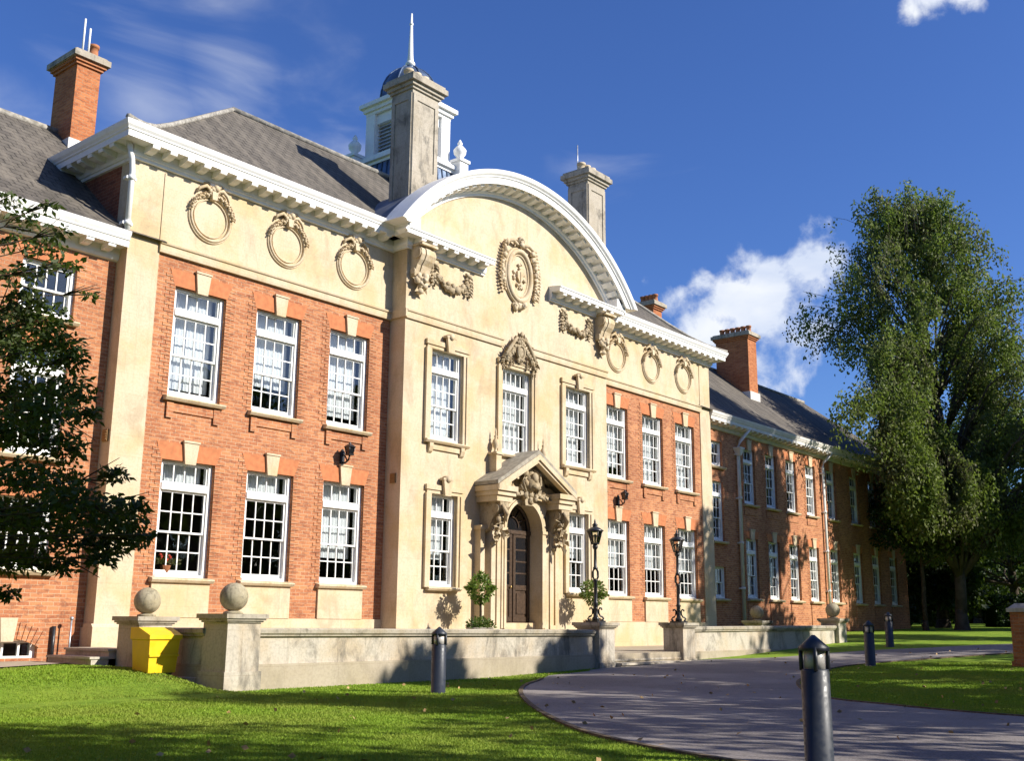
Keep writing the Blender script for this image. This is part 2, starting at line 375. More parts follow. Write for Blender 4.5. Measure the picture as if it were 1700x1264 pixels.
def build_ground():
    xs = sorted(set(list(np.arange(-44, 50.1, 1.0)) + [-400, -250, -160, -100, -70, -55, 60, 75, 95, 120, 160, 220, 300, 400, 600]))
    ys = sorted(set(list(np.arange(-40, 14.1, 1.0)) + [-400, -250, -150, -90, -60, 20, 30, 45, 70, 100, 150, 250, 400, 600]))
    X, Y = np.meshgrid(xs, ys); Z = gz(X, Y)
    vs = np.stack([X.ravel(), Y.ravel(), Z.ravel()], 1); nx = len(xs)
    fs = [(j * nx + i, j * nx + i + 1, (j + 1) * nx + i + 1, (j + 1) * nx + i) for j in range(len(ys) - 1) for i in range(nx - 1)]
    b = MB(); b.add(vs.tolist(), fs, 0, True); tag(b.build('lawn', LAWN), kind='structure')
build_ground()

def sheet(name, poly, mt, lift, step=1.0, holes=()):
    bm = bmesh.new(); vs = [bm.verts.new((x, y, 0)) for x, y in poly]
    es = [bm.edges.new((vs[i], vs[(i + 1) % len(vs)])) for i in range(len(vs))]
    for h in holes:
        hv = [bm.verts.new((x, y, 0)) for x, y in h]; es += [bm.edges.new((hv[i], hv[(i + 1) % len(hv)])) for i in range(len(hv))]
    bmesh.ops.triangle_fill(bm, use_beauty=True, edges=es, normal=(0, 0, 1))
    x0, x1 = min(p[0] for p in poly), max(p[0] for p in poly); y0, y1 = min(p[1] for p in poly), max(p[1] for p in poly)
    for ax, a, b_ in ((0, x0, x1), (1, y0, y1)):
        t = math.ceil(a)
        while t < b_:
            co = [0, 0, 0]; no = [0, 0, 0]; co[ax] = t; no[ax] = 1
            bmesh.ops.bisect_plane(bm, geom=bm.verts[:] + bm.edges[:] + bm.faces[:], plane_co=co, plane_no=no, dist=1e-5); t += step
    for v in bm.verts: v.co.z = float(gz(v.co.x, v.co.y)) + lift
    bmesh.ops.recalc_face_normals(bm, faces=bm.faces)
    me = bpy.data.meshes.new(name); bm.to_mesh(me); bm.free(); me.materials.append(mt); box_uv(me)
    if len(me.polygons) and me.polygons[0].normal.z < 0: me.flip_normals()
    o = link(name, me); tag(o, kind='structure'); return o

def smooth_line(pts, k=4):
    pts = [Vector((*p, 0)) for p in pts]; out = []
    for i in range(len(pts) - 1):
        a, b, c, d = pts[max(i - 1, 0)], pts[i], pts[i + 1], pts[min(i + 2, len(pts) - 1)]
        for q in range(k):
            t = q / k
            p = .5 * ((2 * b) + (c - a) * t + (2 * a - 5 * b + 4 * c - d) * t * t + (3 * b - a - 3 * c + d) * t ** 3)
            out.append((p.x, p.y))
    out.append((pts[-1].x, pts[-1].y)); return out
NEAR_EDGE = smooth_line([(-4.6, -5.25), (-5.9, -6.0), (-7.3, -6.8), (-8.83, -7.92), (-10.39, -9.28), (-11.99, -10.84), (-13.27, -12.26), (-13.87, -13.08), (-14.5, -14.3), (-15.0, -15.9), (-15.6, -18.5), (-16, -24)])
FAR_EDGE = smooth_line([(-4.6, -5.25), (-3.0, -5.1), (-2.0, -4.75), (2.4, -4.75), (3.4, -5.3), (4.7, -5.9), (7.1, -6.5), (8.9, -7.3), (10.2, -8.1), (13.6, -9.8), (20, -13), (28, -17), (36, -20)])
ISLAND = smooth_line([(12, -24), (14, -14), (8.92, -11.11), (5.82, -9.73), (3.26, -9.15), (1.25, -9.09), (-.56, -9.46), (-2.45, -9.98), (-3.71, -10.44), (-5.21, -11.26), (-6.25, -11.99), (-6.91, -12.67), (-7.29, -13.47), (-7.7, -14.29), (-8.06, -15.55), (-8.2, -18), (-8, -24)])
DRIVE = FAR_EDGE + [(36, -30)] + [(12, -30)] + ISLAND + [(-8, -30), (-16, -30)] + NEAR_EDGE[::-1][:-1]
sheet('driveway', DRIVE, ASPHALT, .012)

def edging(name, line, w, lift, h):                          # worn soil and stone edging between turf and drive
    b = MB()
    for i in range(len(line) - 1):
        p, q = Vector(line[i]), Vector(line[i + 1]); d = (q - p).normalized(); n = Vector((-d.y, d.x)) * w
        z0, z1 = float(gz(*p)) + lift, float(gz(*q)) + lift
        b.add([(p.x - n.x, p.y - n.y, z0 - .05), (q.x - n.x, q.y - n.y, z1 - .05), (q.x - n.x, q.y - n.y, z1 + h), (p.x - n.x, p.y - n.y, z0 + h),
               (p.x + n.x, p.y + n.y, z0 - .05), (q.x + n.x, q.y + n.y, z1 - .05), (q.x + n.x, q.y + n.y, z1 + h), (p.x + n.x, p.y + n.y, z0 + h)],
              [(0, 1, 2, 3), (7, 6, 5, 4), (3, 2, 6, 7)], 0)
    tag(b.build(name, m_plain('brick_edging_' + name, (.15, .115, .075), .9, .4, 14, bumpy=.4, spec=.1)), kind='structure')
edging('driveway_kerb', NEAR_EDGE[3:], .035, .008, .022)
edging('island_kerb', ISLAND, .035, .008, .022)
PAVE = [(-12.45, .36), (-12.45, -.35), (-12.9, -.79), (-14.67, -1.86), (-18, -3.6), (-24, -6), (-24, .36)]
sheet('paving', PAVE, PAVING, .03)
tag(MB().box(-12.38, 12.1, -4.6, -.001, -1.3, -.56).build('terrace_floor', PAVING), kind='structure')

# ------------------------------------------------------------------ the building
E, YC, YW = 12.05, -.52, .38                                # half length of the middle block, plane of its centre, plane of the wings
B = thing('school_building', (0, 0, -.6), 'long red brick and cream stone building with arched white pediment and white sash windows', 'building')

WIN_U, WIN_L = (4.742, 7.142), (.999, 3.407)
CX = (10.196, 8.053, 5.855); WW = 1.3
side_holes = {s: [(s * c - WW / 2, s * c + WW / 2, a, b) for c in CX for a, b in (WIN_L, WIN_U)] for s in (-1, 1)}
cen_holes = [(s * 2.91 - .62, s * 2.91 + .62, 4.75, 7.15) for s in (-1, 1)] + [(s * 2.93 - .49, s * 2.93 + .49, 1.017, 3.354) for s in (-1, 1)] + [(-.66, .66, 4.74, 7.2), (-.8, .8, -.58, 3.42)]

def quoins(b, x, z0, z1, side, y, m):                       # toothed brick edges of the piers
    z = z0; k = 0
    while z < z1 - .05:
        w = .24 if k % 2 else .13
        b.box(x if side > 0 else x - w, x + w if side > 0 else x, y - .013, y + .02, z, min(z + .066, z1), m); z += .078; k += 1

def build_walls():
    for s in (-1, 1):
        a, c = sorted((s * 4.5, s * 11.31))
        b = MB(); b.wall(.03, a, c, .2, 7.76, side_holes[s], .28)
        for cx in CX:
            for z0, z1 in (WIN_L, WIN_U):
                quoins(b, s * cx - WW / 2, z0, z1 + .36, -1, .03, 0); quoins(b, s * cx + WW / 2, z0, z1 + .36, 1, .03, 0)
            # brick apron with small end blocks below the upper sill
            b.box(s * cx - .66, s * cx + .66, -.002, .029, 4.42, 4.60); b.box(s * cx - .66, s * cx - .5, -.02, -.003, 4.28, 4.60); b.box(s * cx + .5, s * cx + .66, -.02, -.003, 4.28, 4.60)
        b.build('brick_wall', BRICK, B)
    for s in (-1, 1):
        b = MB()
        x0, x1 = sorted((s * E, s * 11.31)); b.box(x0, x1, 0, .5, -.6, 9.7)
        x0, x1 = sorted((s * 4.49, s * 11.309)); b.box(x0, x1, 0, .5, 7.765, 9.7)
        x0, x1 = sorted((s * 4.49, s * 11.308)); b.box(x0, x1, -.003, .5, -.6, .2)
        x0, x1 = sorted((s * 11.25, s * (E + .05))); b.box(x0, x1, -.06, .45, -.62, .0)          # plinth of the end pilaster
        b.prism([(-.06, .0), (0, .07), (.3, .07), (.3, 0)], 'x', min(s * 11.25, s * (E + .05)), max(s * 11.25, s * (E + .05)))
        # end pilaster frame lines on the frieze
        b.box(min(s * 11.33, s * 11.29), max(s * 11.33, s * 11.29), -.02, .1, 8.02, 9.55)
        b.build('stone_wall', STONE, B)
    b = MB(); b.wall(YC, -4.5, 4.5, -.6, 9.75, cen_holes, .3)
    r, zc = 6.02, 6.2; n = 48; a0 = math.asin((9.75 - zc) / r); vs = []
    for i in range(n + 1):
        a = math.pi - a0 - (math.pi - 2 * a0) * i / n; x = max(-4.5, min(4.5, r * math.cos(a))); vs += [(x, YC, 9.75), (x, YC, zc + r * math.sin(a))]
    b.add(vs, [(2 * i, 2 * i + 2, 2 * i + 3, 2 * i + 1) for i in range(n)], 0)
    for x, q in ((-4.5, 0), (4.5, 1)):
        p = [(x, YC, -.6), (x, .6, -.6), (x, .6, 10.1), (x, YC, 10.1)]; b.add(p, [(3, 2, 1, 0)] if not q else [(0, 1, 2, 3)], 0)
    for zz, pr in ((-.02, .07),):                            # plinth of the centre
        for x0, x1 in ((-4.55, -1.2), (1.2, 4.55)): b.box(x0, x1, YC - pr, YC + .1, -.62, zz)
    b.build('centre_wall', STONE, B)
    # string courses
    b = MB()
    prof = [(0, 7.77), (.05, 7.77), (.06, 7.83), (.06, 7.93), (.09, 7.95), (.10, 7.99), (.02, 8.03), (0, 8.03)]
    for s in (-1, 1):
        pth = [(s * 11.33, 0), (s * 4.5, 0)] if s < 0 else [(4.5, 0), (11.33, 0)]
        b.sweep(prof, pth, [(0, -1), (0, -1)])
    for x0, x1 in ((-4.5, -.66), (.66, 4.5)):
        b.sweep(prof, [(x0, YC), (x1, YC)], [(0, -1), (0, -1)])
    b.box(-4.56, -4.502, YC - .08, -.001, 7.79, 8.0)
    b.build('string_course', STONE, B)
    # sides and back of the middle block (red brick above the wing roofs)
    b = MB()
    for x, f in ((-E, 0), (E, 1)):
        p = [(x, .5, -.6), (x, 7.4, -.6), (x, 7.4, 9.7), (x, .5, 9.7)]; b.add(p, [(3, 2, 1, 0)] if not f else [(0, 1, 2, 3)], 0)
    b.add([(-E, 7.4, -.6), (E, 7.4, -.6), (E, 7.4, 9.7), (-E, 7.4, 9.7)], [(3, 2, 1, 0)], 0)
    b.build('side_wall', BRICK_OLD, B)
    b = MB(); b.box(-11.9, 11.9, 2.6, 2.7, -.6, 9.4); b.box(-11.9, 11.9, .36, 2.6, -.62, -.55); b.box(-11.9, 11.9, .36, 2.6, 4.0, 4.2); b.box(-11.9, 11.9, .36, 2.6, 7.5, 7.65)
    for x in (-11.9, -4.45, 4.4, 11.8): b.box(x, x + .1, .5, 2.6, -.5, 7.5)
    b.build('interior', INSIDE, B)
build_walls()

# ---- windows
def window_meshes(w, h, cols, rows=2, toplight=True, kind=0):
    f = MB(); g = MB(); hw = w / 2
    f.box(-hw, -hw + .085, .085, .26, 0, h); f.box(hw - .085, hw, .085, .26, 0, h)
    f.box(-hw + .085, hw - .085, .087, .26, h - .05, h); f.box(-hw + .085, hw - .085, .06, .26, 0, .07)
    ix = hw - .085
    def light(z0, z1, y, nr, rail_b=.05, rail_t=.045, st=.05):
        f.box(-ix, -ix + st, y, y + .04, z0, z1); f.box(ix - st, ix, y, y + .04, z0, z1)
        f.box(-ix + st, ix - st, y - .002, y + .038, z0, z0 + rail_b); f.box(-ix + st, ix - st, y - .002, y + .038, z1 - rail_t, z1)
        a, c = -ix + st, ix - st
        for k in range(1, cols): x = a + (c - a) * k / cols; f.box(x - .013, x + .013, y + .003, y + .033, z0 + rail_b, z1 - rail_t)
        for k in range(1, nr): z = z0 + rail_b + (z1 - rail_t - z0 - rail_b) * k / nr; f.box(a, c, y + .006, y + .030, z - .013, z + .013)
        g.add([(a, y + .02, z0 + rail_b), (c, y + .02, z0 + rail_b), (c, y + .02, z1 - rail_t), (a, y + .02, z1 - rail_t)], [(0, 1, 2, 3)], 0)
    if toplight:
        f.box(-ix, ix, .055, .26, h * .745, h * .805)
        light(h * .805, h - .05, .12, 1, .03, .03, .035)
        top = h * .745
    else: top = h - .05
    mid = .07 + (top - .07) * .5
    light(mid - .02, top, .12, rows, .04, .045); light(.07, mid + .02, .165, rows, .085, .04)
    return f, g
WMESH = {}
def place_window(name, x, y, z, w, h, cols, rows=2, top=True, blinds=(), label=None):
    key = (w, h, cols, rows, top)
    if key not in WMESH:
        f, g = window_meshes(w, h, cols, rows, top)
        o = f.build(name, WHITE, B, Vector((x, y, z)) - B.location); q = g.build('glass', GLASS, o, (0, 0, 0)); WMESH[key] = (o.data, q.data)
    else:
        fm, gm = WMESH[key]; o = link(name, fm, B, Vector((x, y, z)) - B.location); link('glass', gm, o, (0, 0, 0))
    for a, c in blinds:                                     # pleated blinds hung behind the glass
        b = MB(); n = int(w / .055); hw = w / 2 - .1; vs = []; fs = []
        for i in range(n + 1):
            xx = -hw + 2 * hw * i / n; yy = .34 + (.022 if i % 2 else 0); vs += [(xx, yy, a * h), (xx, yy, c * h)]
        fs = [(2 * i, 2 * i + 2, 2 * i + 3, 2 * i + 1) for i in range(n)]
        vs += [(-hw, .38, a * h), (hw, .38, a * h), (hw, .38, c * h), (-hw, .38, c * h)]; k = 2 * n + 2; fs.append((k, k + 3, k + 2, k + 1))
        b.add(vs, fs, 0, False); b.build('blind', BLIND, o, (0, 0, 0))
    return o
def sill(o, w, y, d=.14, h=.10, ext=.09, m=None, brackets=False):
    b = MB(); b.prism([(y - d, -.02), (y - d - .01, -.05), (y - d + .03, -h), (y + .12, -h), (y + .12, .012), (y, .008)], 'x', -w / 2 - ext, w / 2 + ext)
    if brackets:
        b.box(-w / 2 - .04, w / 2 + .04, y - .05, y + .02, -.26, -h - .002)
        for s in (-1, 1): b.prism([(y - .10, -h - .001), (y - .10, -.2), (y - .06, -.32), (y - .02, -.36), (y + .02, -.36), (y + .02, -h - .001)], 'x', s * (w / 2 - .02) - .07, s * (w / 2 - .02) + .07)
    b.build('sill', m or STONE_TRIM, o, (0, 0, 0))
def lintel(x, z, w, hgt=.36, key=True, y=.03, par=None):
    b = MB(); b.prism([(x - w / 2 - .02, z), (x + w / 2 + .02, z), (x + w / 2 + .15, z + hgt), (x - w / 2 - .15, z + hgt)], 'y', y - .014, y + .05)
    o = b.build('lintel', RUBBED, B)
    if key:
        k = MB(); k.prism([(x - .13, z - .06), (x + .13, z - .06), (x + .185, z + hgt + .03), (x - .185, z + hgt + .03)], 'y', y - .07, y - .016)
        k.box(x - .2, x + .2, y - .09, y - .016, z + hgt + .032, z + hgt + .075); k.build('keystone', STONE, o)

UB = {-1: [[(.1, .995)], [(.28, .995)], [(.13, .995)]], 1: [[(.04, .995)], [(.04, .995)], [(.18, .995)]]}
LB = {-1: [[(.8, .985)], [(.8, .985)], [(.26, .995)]], 1: [[(.36, .995)], [(.38, .995)], [(.37, .995)]]}
for s in (-1, 1):
    for i, c in enumerate(CX):
        o = place_window('window', s * c, .03, WIN_U[0], WW, WIN_U[1] - WIN_U[0], 4, blinds=UB[s][i]); sill(o, WW, 0)
        lintel(s * c, WIN_U[1], WW)
        o = place_window('window', s * c, .03, WIN_L[0], WW, WIN_L[1] - WIN_L[0], 4, blinds=LB[s][i]); sill(o, WW, 0)
        lintel(s * c, WIN_L[1], WW)
        b = MB(); b.box(s * c - WW / 2 - .04, s * c + WW / 2 + .04, -.02, .1, .2, .9); b.build('stone_apron', STONE, B)

def surround(x, z0, z1, w, key=True, lug=.06):               # moulded stone frame of a centre window
    b = MB(); y = YC; t = .17; hw = w / 2
    for a, c, d, p in ((0, t, .05, 0), (t * .55, t + .05, .085, .0)):
        b.box(x - hw - c, x - hw - a, y - d, y + .02, z0 - .02, z1 + .001); b.box(x + hw + a, x + hw + c, y - d, y + .02, z0 - .02, z1 + .001)
        b.box(x - hw - c, x + hw + c, y - d - .001, y + .02, z1 + max(a, .002), z1 + c)
    o = b.build('window_surround', STONE, B)
    if key:
        k = MB(); k.prism([(x - .11, z1 - .04), (x + .11, z1 - .04), (x + .16, z1 + .36), (x - .16, z1 + .36)], 'y', y - .17, y - .09)
        k.lathe(x, z1 + .40, [(.09, y - .2), (.09, y - .02)], 12, axis='y'); k.box(x - .19, x + .19, y - .18, y - .03, z1 + .362, z1 + .42); k.build('keystone', STONE, o)
for s in (-1, 1):
    o = place_window('window', s * 2.91, YC, 4.75, 1.24, 2.40, 4, blinds=[(.04, .995)] if s < 0 else [(.05, .995)]); sill(o, 1.24, 0, brackets=True, ext=.2, m=STONE); surround(s * 2.91, 4.75, 7.15, 1.24)
    o = place_window('window', s * 2.93, YC, 1.017, .98, 2.337, 3, blinds=[(.30, .995)] if s < 0 else [(.44, .995)]); sill(o, .98, 0, ext=.12, m=STONE); surround(s * 2.93, 1.017, 3.354, .98)
o = place_window('window', 0, YC, 4.74, 1.32, 2.46, 5, blinds=[(.03, .995)]); sill(o, 1.32, 0, ext=.25, m=STONE); surround(0, 4.74, 7.2, 1.32, key=False)

# ---- carved ornament
def lumps(b, pts, r, n=1, jit=.25, rnd=random, flat=.8):
    for p in pts:
        for _ in range(n):
            q = (p[0] + rnd.uniform(-r, r) * .6, p[1] + rnd.uniform(-r, r) * .3, p[2] + rnd.uniform(-r, r) * .6)
            k = r * rnd.uniform(.6, 1.05); b.blob(q, (k, k * flat, k * rnd.uniform(.8, 1.3)), 0, 1, jit, True, rnd)
def leafblade(b, c, ang, l, w, y, rnd):                      # a small carved leaf standing off the wall
    d = Vector((math.cos(ang), 0, math.sin(ang))); n = Vector((-d.z, 0, d.x)); c = Vector(c)
    b.add([c, c + d * l * .5 + n * w + Vector((0, -y, 0)), c + d * l + Vector((0, -y * .6, 0)), c + d * l * .5 - n * w + Vector((0, -y, 0)), c + d * l * .55 + Vector((0, -y * .35, 0))],
          [(0, 4, 1), (1, 4, 2), (2, 4, 3), (3, 4, 0)], 0, False)
def wreath_mesh():
    b = MB(); c = Vector((0, 0, 0)); rnd = random.Random(5)
    b.ring(c, .51, .51, .034, 44, 8, ty=.06); b.ring(c, .43, .43, .018, 40, 6, ty=.03); b.ring(c, .56, .56, .016, 40, 6, ty=.03)
    for k in range(34):
        a = R(12) + R(156) * k / 33; rr = .545 + .02 * math.sin(k * 2.1)
        b.blob((rr * math.cos(a), -.075, rr * math.sin(a)), (.036, .05, .034), 0, 1, .2, True, rnd)
        for q in (-1, 1): leafblade(b, (rr * math.cos(a), -.05, rr * math.sin(a)), a + q * .9, .09, .024, .05, rnd)
    for s in (-1, 1):                                        # ribbon ends beside the knot
        b.tube([(s * .06, -.06, .62), (s * .22, -.09, .70), (s * .36, -.06, .62), (s * .42, -.05, .5)], [.05, .045, .04, .02], 6)
        b.tube([(s * .05, -.06, .66), (s * .17, -.08, .78), (s * .27, -.05, .77)], [.04, .035, .02], 6)
    lumps(b, [(0, -.08, .62), (0, -.1, .70), (-.09, -.08, .64), (.09, -.08, .64)], .09, 2, rnd=rnd)
    b.prism([(-.06, .42), (.06, .42), (.09, .72), (-.09, .72)], 'y', -.13, .01)
    return b
wr = wreath_mesh().build('wreath', STONE_TRIM, B, Vector((-10.13, -.01, 8.86)) - B.location)
for x in (-7.99, -5.86, 5.86, 7.99, 10.15): link('wreath', wr.data, B, Vector((x, -.01, 8.86)) - B.location)

def drop(b, x, z0, z1, y, r, rnd):                           # hanging bunch, wide at the top
    z = z0
    while z > z1:
        t = (z0 - z) / (z0 - z1); k = r * (1 - .35 * abs(t - .35))
        lumps(b, [(x - k * .45, y, z), (x + k * .45, y, z)], k * .62, 1, .3, rnd)
        for q in (-1, 1): leafblade(b, (x, y, z), R(90) + q * R(115), k * 1.6, k * .35, .06, rnd)
        z -= r * .75
def garland_mesh(seed):
    b = MB(); rnd = random.Random(seed); y = -.06
    for s in (-1, 1):
        drop(b, s * .68, .20, -.36, y, .13, rnd); b.tube([(s * .68 - .12, y, .30), (s * .68, y - .04, .22), (s * .68 + .12, y, .30)], [.03, .05, .03], 6)
    for k in range(15):
        t = -1 + 2 * k / 14; lumps(b, [(t * .55, y - .02, -.10 - .17 * (1 - t * t))], .085 + .03 * (1 - t * t), 2, .3, rnd)
    return b
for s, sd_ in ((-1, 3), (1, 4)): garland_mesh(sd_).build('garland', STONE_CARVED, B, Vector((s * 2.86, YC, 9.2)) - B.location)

def console_mesh():                                          # scroll console with a carved drop below
    b = MB(); rnd = random.Random(11)
    for x0, x1, e in ((-.26, -.12, 0), (-.10, .10, .025), (.12, .26, 0)):
        b.prism([(0, .52), (-.30 - e, .52), (-.40 - e, .42), (-.42 - e, .28), (-.36 - e, .14), (-.26 - e, .02), (-.20 - e, -.14), (-.16, -.26), (0, -.28)], 'x', x0, x1)
    for s in (-1, 1):
        b.add(*[q for q in tube_disc((s * .265, -.25, .32), .15, s * .03)]); b.add(*[q for q in tube_disc((s * .265, -.12, -.14), .09, s * .03)])
    b.box(-.3, .3, -.46, .02, .52, .58)
    lumps(b, [(-.1, -.2, -.32), (.1, -.2, -.32), (0, -.24, -.36), (0, -.18, -.5), (-.08, -.14, -.44), (.08, -.14, -.44), (0, -.12, -.62)], .12, 2, .3, rnd)
    for q in (-1, 1):
        leafblade(b, (0, -.1, -.42), R(90) + q * R(75), .34, .08, .1, rnd); leafblade(b, (0, -.1, -.5), R(90) + q * R(130), .3, .07, .1, rnd)
    return b
def tube_disc(c, r, dx, n=18):
    vs = []
    for x in (0, dx):
        for k in range(n): a = 2 * math.pi * k / n; vs.append((c[0] + x, c[1] + r * math.cos(a), c[2] + r * math.sin(a)))
    fs = [(k, (k + 1) % n, n + (k + 1) % n, n + k) for k in range(n)] + [list(range(n, 2 * n))]
    return vs, fs, 0, False
co_ = console_mesh().build('console', STONE_TRIM, B, Vector((-4.12, YC, 9.17)) - B.location)
link('console', co_.data, B, Vector((4.16, YC, 9.17)) - B.location)

def cartouche():
    b = MB(); rnd = random.Random(21)
    c = Vector((0, -.02, 0)); n = 40; vs = [(0, -.05, 0)]
    for r_, y in ((.97, -.03),):
        for k in range(n): a = 2 * math.pi * k / n; vs.append((.5 * r_ * math.cos(a), y, .72 * r_ * math.sin(a)))
    b.add(vs, [(0, 1 + k, 1 + (k + 1) % n) for k in range(n)], 0, True)
    b.ring(c, .53, .75, .085, 48, 8, ty=.13); b.ring(c, .42, .63, .03, 44, 6, ty=.06); b.ring(c, .62, .84, .04, 48, 6, ty=.07)
    # small relief of a shield and supporters
    b.prism([(-.13, .12), (.13, .12), (.13, -.08), (0, -.24), (-.13, -.08)], 'y', -.12, -.04); b.prism([(-.015, .11), (.015, .11), (.015, -.2), (-.015, -.2)], 'y', -.14, -.119)
    lumps(b, [(-.2, -.07, .05), (-.22, -.07, -.1), (.2, -.07, .05), (.22, -.07, -.1), (0, -.08, .24), (0, -.08, .34), (-.1, -.07, -.32), (.1, -.07, -.32), (0, -.07, -.36)], .07, 2, .3, rnd)
    for s in (-1, 1):
        for k in range(16):
            t = k / 15; x = s * (.50 + .30 * math.sin(.35 + t * 1.9) - .05 * t); z = .84 - 1.42 * t
            lumps(b, [(x, -.09, z)], .10 * (1 - .35 * t), 2, .3, rnd)
            leafblade(b, (x, -.06, z), R(90) - s * R(70 + 40 * t), .2, .05, .08, rnd)
        b.tube([(s * .12, -.1, .92), (s * .35, -.13, 1.0), (s * .62, -.1, .92), (s * .75, -.08, .76)], [.05, .06, .05, .03], 6)
    b.tube([(-.14, -.1, .88), (-.1, -.13, 1.10), (0, -.15, 1.16), (.1, -.13, 1.10), (.14, -.1, .88)], .055, 8)
    lumps(b, [(0, -.14, .95), (0, -.14, 1.05)], .1, 2, .3, rnd)
    lumps(b, [(-.2, -.08, -.86), (0, -.1, -.92), (.2, -.08, -.86), (-.1, -.09, -.96), (.1, -.09, -.96)], .11, 2, .3, rnd)
    return b
cartouche().build('cartouche', STONE_TRIM, B, Vector((.02, YC, 10.03)) - B.location)

def crest():                                                 # carved hood over the centre window
    b = MB(); rnd = random.Random(31)
    for s in (-1, 1):
        b.tube([(s * .74, -.10, .06), (s * .62, -.16, .24), (s * .46, -.18, .44), (s * .30, -.18, .64), (s * .17, -.16, .76), (s * .10, -.12, .70)], [.05, .06, .06, .055, .045, .03], 8)
        b.tube([(s * .54, -.12, .04), (s * .44, -.16, .2), (s * .34, -.17, .38), (s * .38, -.14, .46)], [.035, .045, .04, .025], 8)
        for k in range(16): t = k / 15; lumps(b, [(s * (.10 + .52 * t), -.15, .62 - .56 * t + .04 * math.sin(k * 2))], .07, 2, .35, rnd)
        for k in range(12): t = k / 11; leafblade(b, (s * (.08 + .58 * t), -.10, .70 - .62 * t), R(90) - s * R(10 + 90 * t) + rnd.uniform(-.4, .4), .24, .045, .11, rnd)
        drop(b, s * .66, .10, -.24, -.09, .07, rnd); drop(b, s * .36, .14, -.10, -.11, .06, rnd)
    b.ring((0, -.16, .34), .15, .20, .035, 24, 6, ty=.05); b.blob((0, -.14, .34), (.13, .07, .18), 0, 2, .05)
    lumps(b, [(0, -.17, .58), (0, -.18, .66), (-.09, -.17, .60), (.09, -.17, .60), (0, -.18, .74), (0, -.18, .82), (-.06, -.17, .70), (.06, -.17, .70), (0, -.16, .9), (0, -.18, .08), (-.12, -.16, .12), (.12, -.16, .12)], .065, 3, .35, rnd)
    b.box(-.86, .86, -.1, .02, .0, .05)
    return b
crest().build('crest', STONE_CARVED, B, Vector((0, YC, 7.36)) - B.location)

# ---- cornices
CORN = [(0, 9.615), (.06, 9.62), (.07, 9.68), (.10, 9.69), (.12, 9.75), (.12, 9.90), (.44, 9.90), (.445, 9.875), (.47, 9.875), (.475, 10.0), (.50, 10.02), (.505, 10.05), (.54, 10.10), (.565, 10.17), (.57, 10.20), (.0, 10.26)]
LEDGE = [(0, 9.635), (.06, 9.64), (.07, 9.69), (.10, 9.70), (.12, 9.75), (.12, 9.90), (.40, 9.90), (.405, 9.875), (.43, 9.875), (.435, 9.99), (.46, 10.0), (.47, 10.04), (.0, 10.10)]
def modillions(b, p0, p1, outv, sp=.41, z0=9.76, z1=9.898, d=.34, w=.17, off=.2, m=0):
    L_ = math.hypot(p1[0] - p0[0], p1[1] - p0[1]); ux, uy = (p1[0] - p0[0]) / L_, (p1[1] - p0[1]) / L_
    n = max(1, int((L_ - 2 * off) / sp)); st = (L_ - 2 * off) / n
    for k in range(n + 1):
        t = off + st * k; cx, cy = p0[0] + ux * t, p0[1] + uy * t
        a = (cx - ux * w / 2, cy - uy * w / 2); c = (cx + ux * w / 2, cy + uy * w / 2)
        pr = [(.119, z0), (.119 + d * .55, z0 + .01), (.119 + d * .8, z0 + .05), (.119 + d * .95, z0 + .045), (.119 + d, z0 + .085), (.119 + d, z1), (.119, z1)]
        vs = [(q[0] + outv[0] * o, q[1] + outv[1] * o, z) for q in (a, c) for o, z in pr]; k7 = len(pr)
        b.add(vs, [list(range(k7))[::-1], list(range(k7, 2 * k7))] + [(i, (i + 1) % k7, k7 + (i + 1) % k7, k7 + i) for i in range(k7)], m)
for s in (-1, 1):
    b = MB()
    if s < 0:
        b.sweep(CORN, [(-E, 3.2), (-E, 0), (-4.5, 0)], [(-1, 0), (-1, -1), (0, -1)])
        modillions(b, (-E, 0), (-4.9, 0), (0, -1)); modillions(b, (-E, 3.0), (-E, .0), (-1, 0))
    else:
        b.sweep(CORN, [(4.5, 0), (E, 0), (E, 3.2)], [(0, -1), (1, -1), (1, 0)])
        modillions(b, (5.05, 0), (E, 0), (0, -1)); modillions(b, (E, 0), (E, 3.0), (1, 0))
    b.build('cornice', WHITE, B)
for s in (-1, 1):
    b = MB()
    if s < 0:
        b.sweep(LEDGE, [(-4.5, .1), (-4.5, YC), (-1.5, YC)], [(-1, 0), (-1, -1), (0, -1)]); modillions(b, (-4.5, YC), (-1.6, YC), (0, -1), d=.29)
        b.box(-4.97, -4.5, YC - .46, .1, 10.045, 10.34)
    else:
        b.sweep(LEDGE, [(1.5, YC), (4.5, YC), (4.5, .1)], [(0, -1), (1, -1), (1, 0)]); modillions(b, (1.6, YC), (4.5, YC), (0, -1), d=.29)
        b.box(4.5, 4.97, YC - .46, .1, 10.045, 10.34)
    b.build('ledge_cornice', WHITE, B)
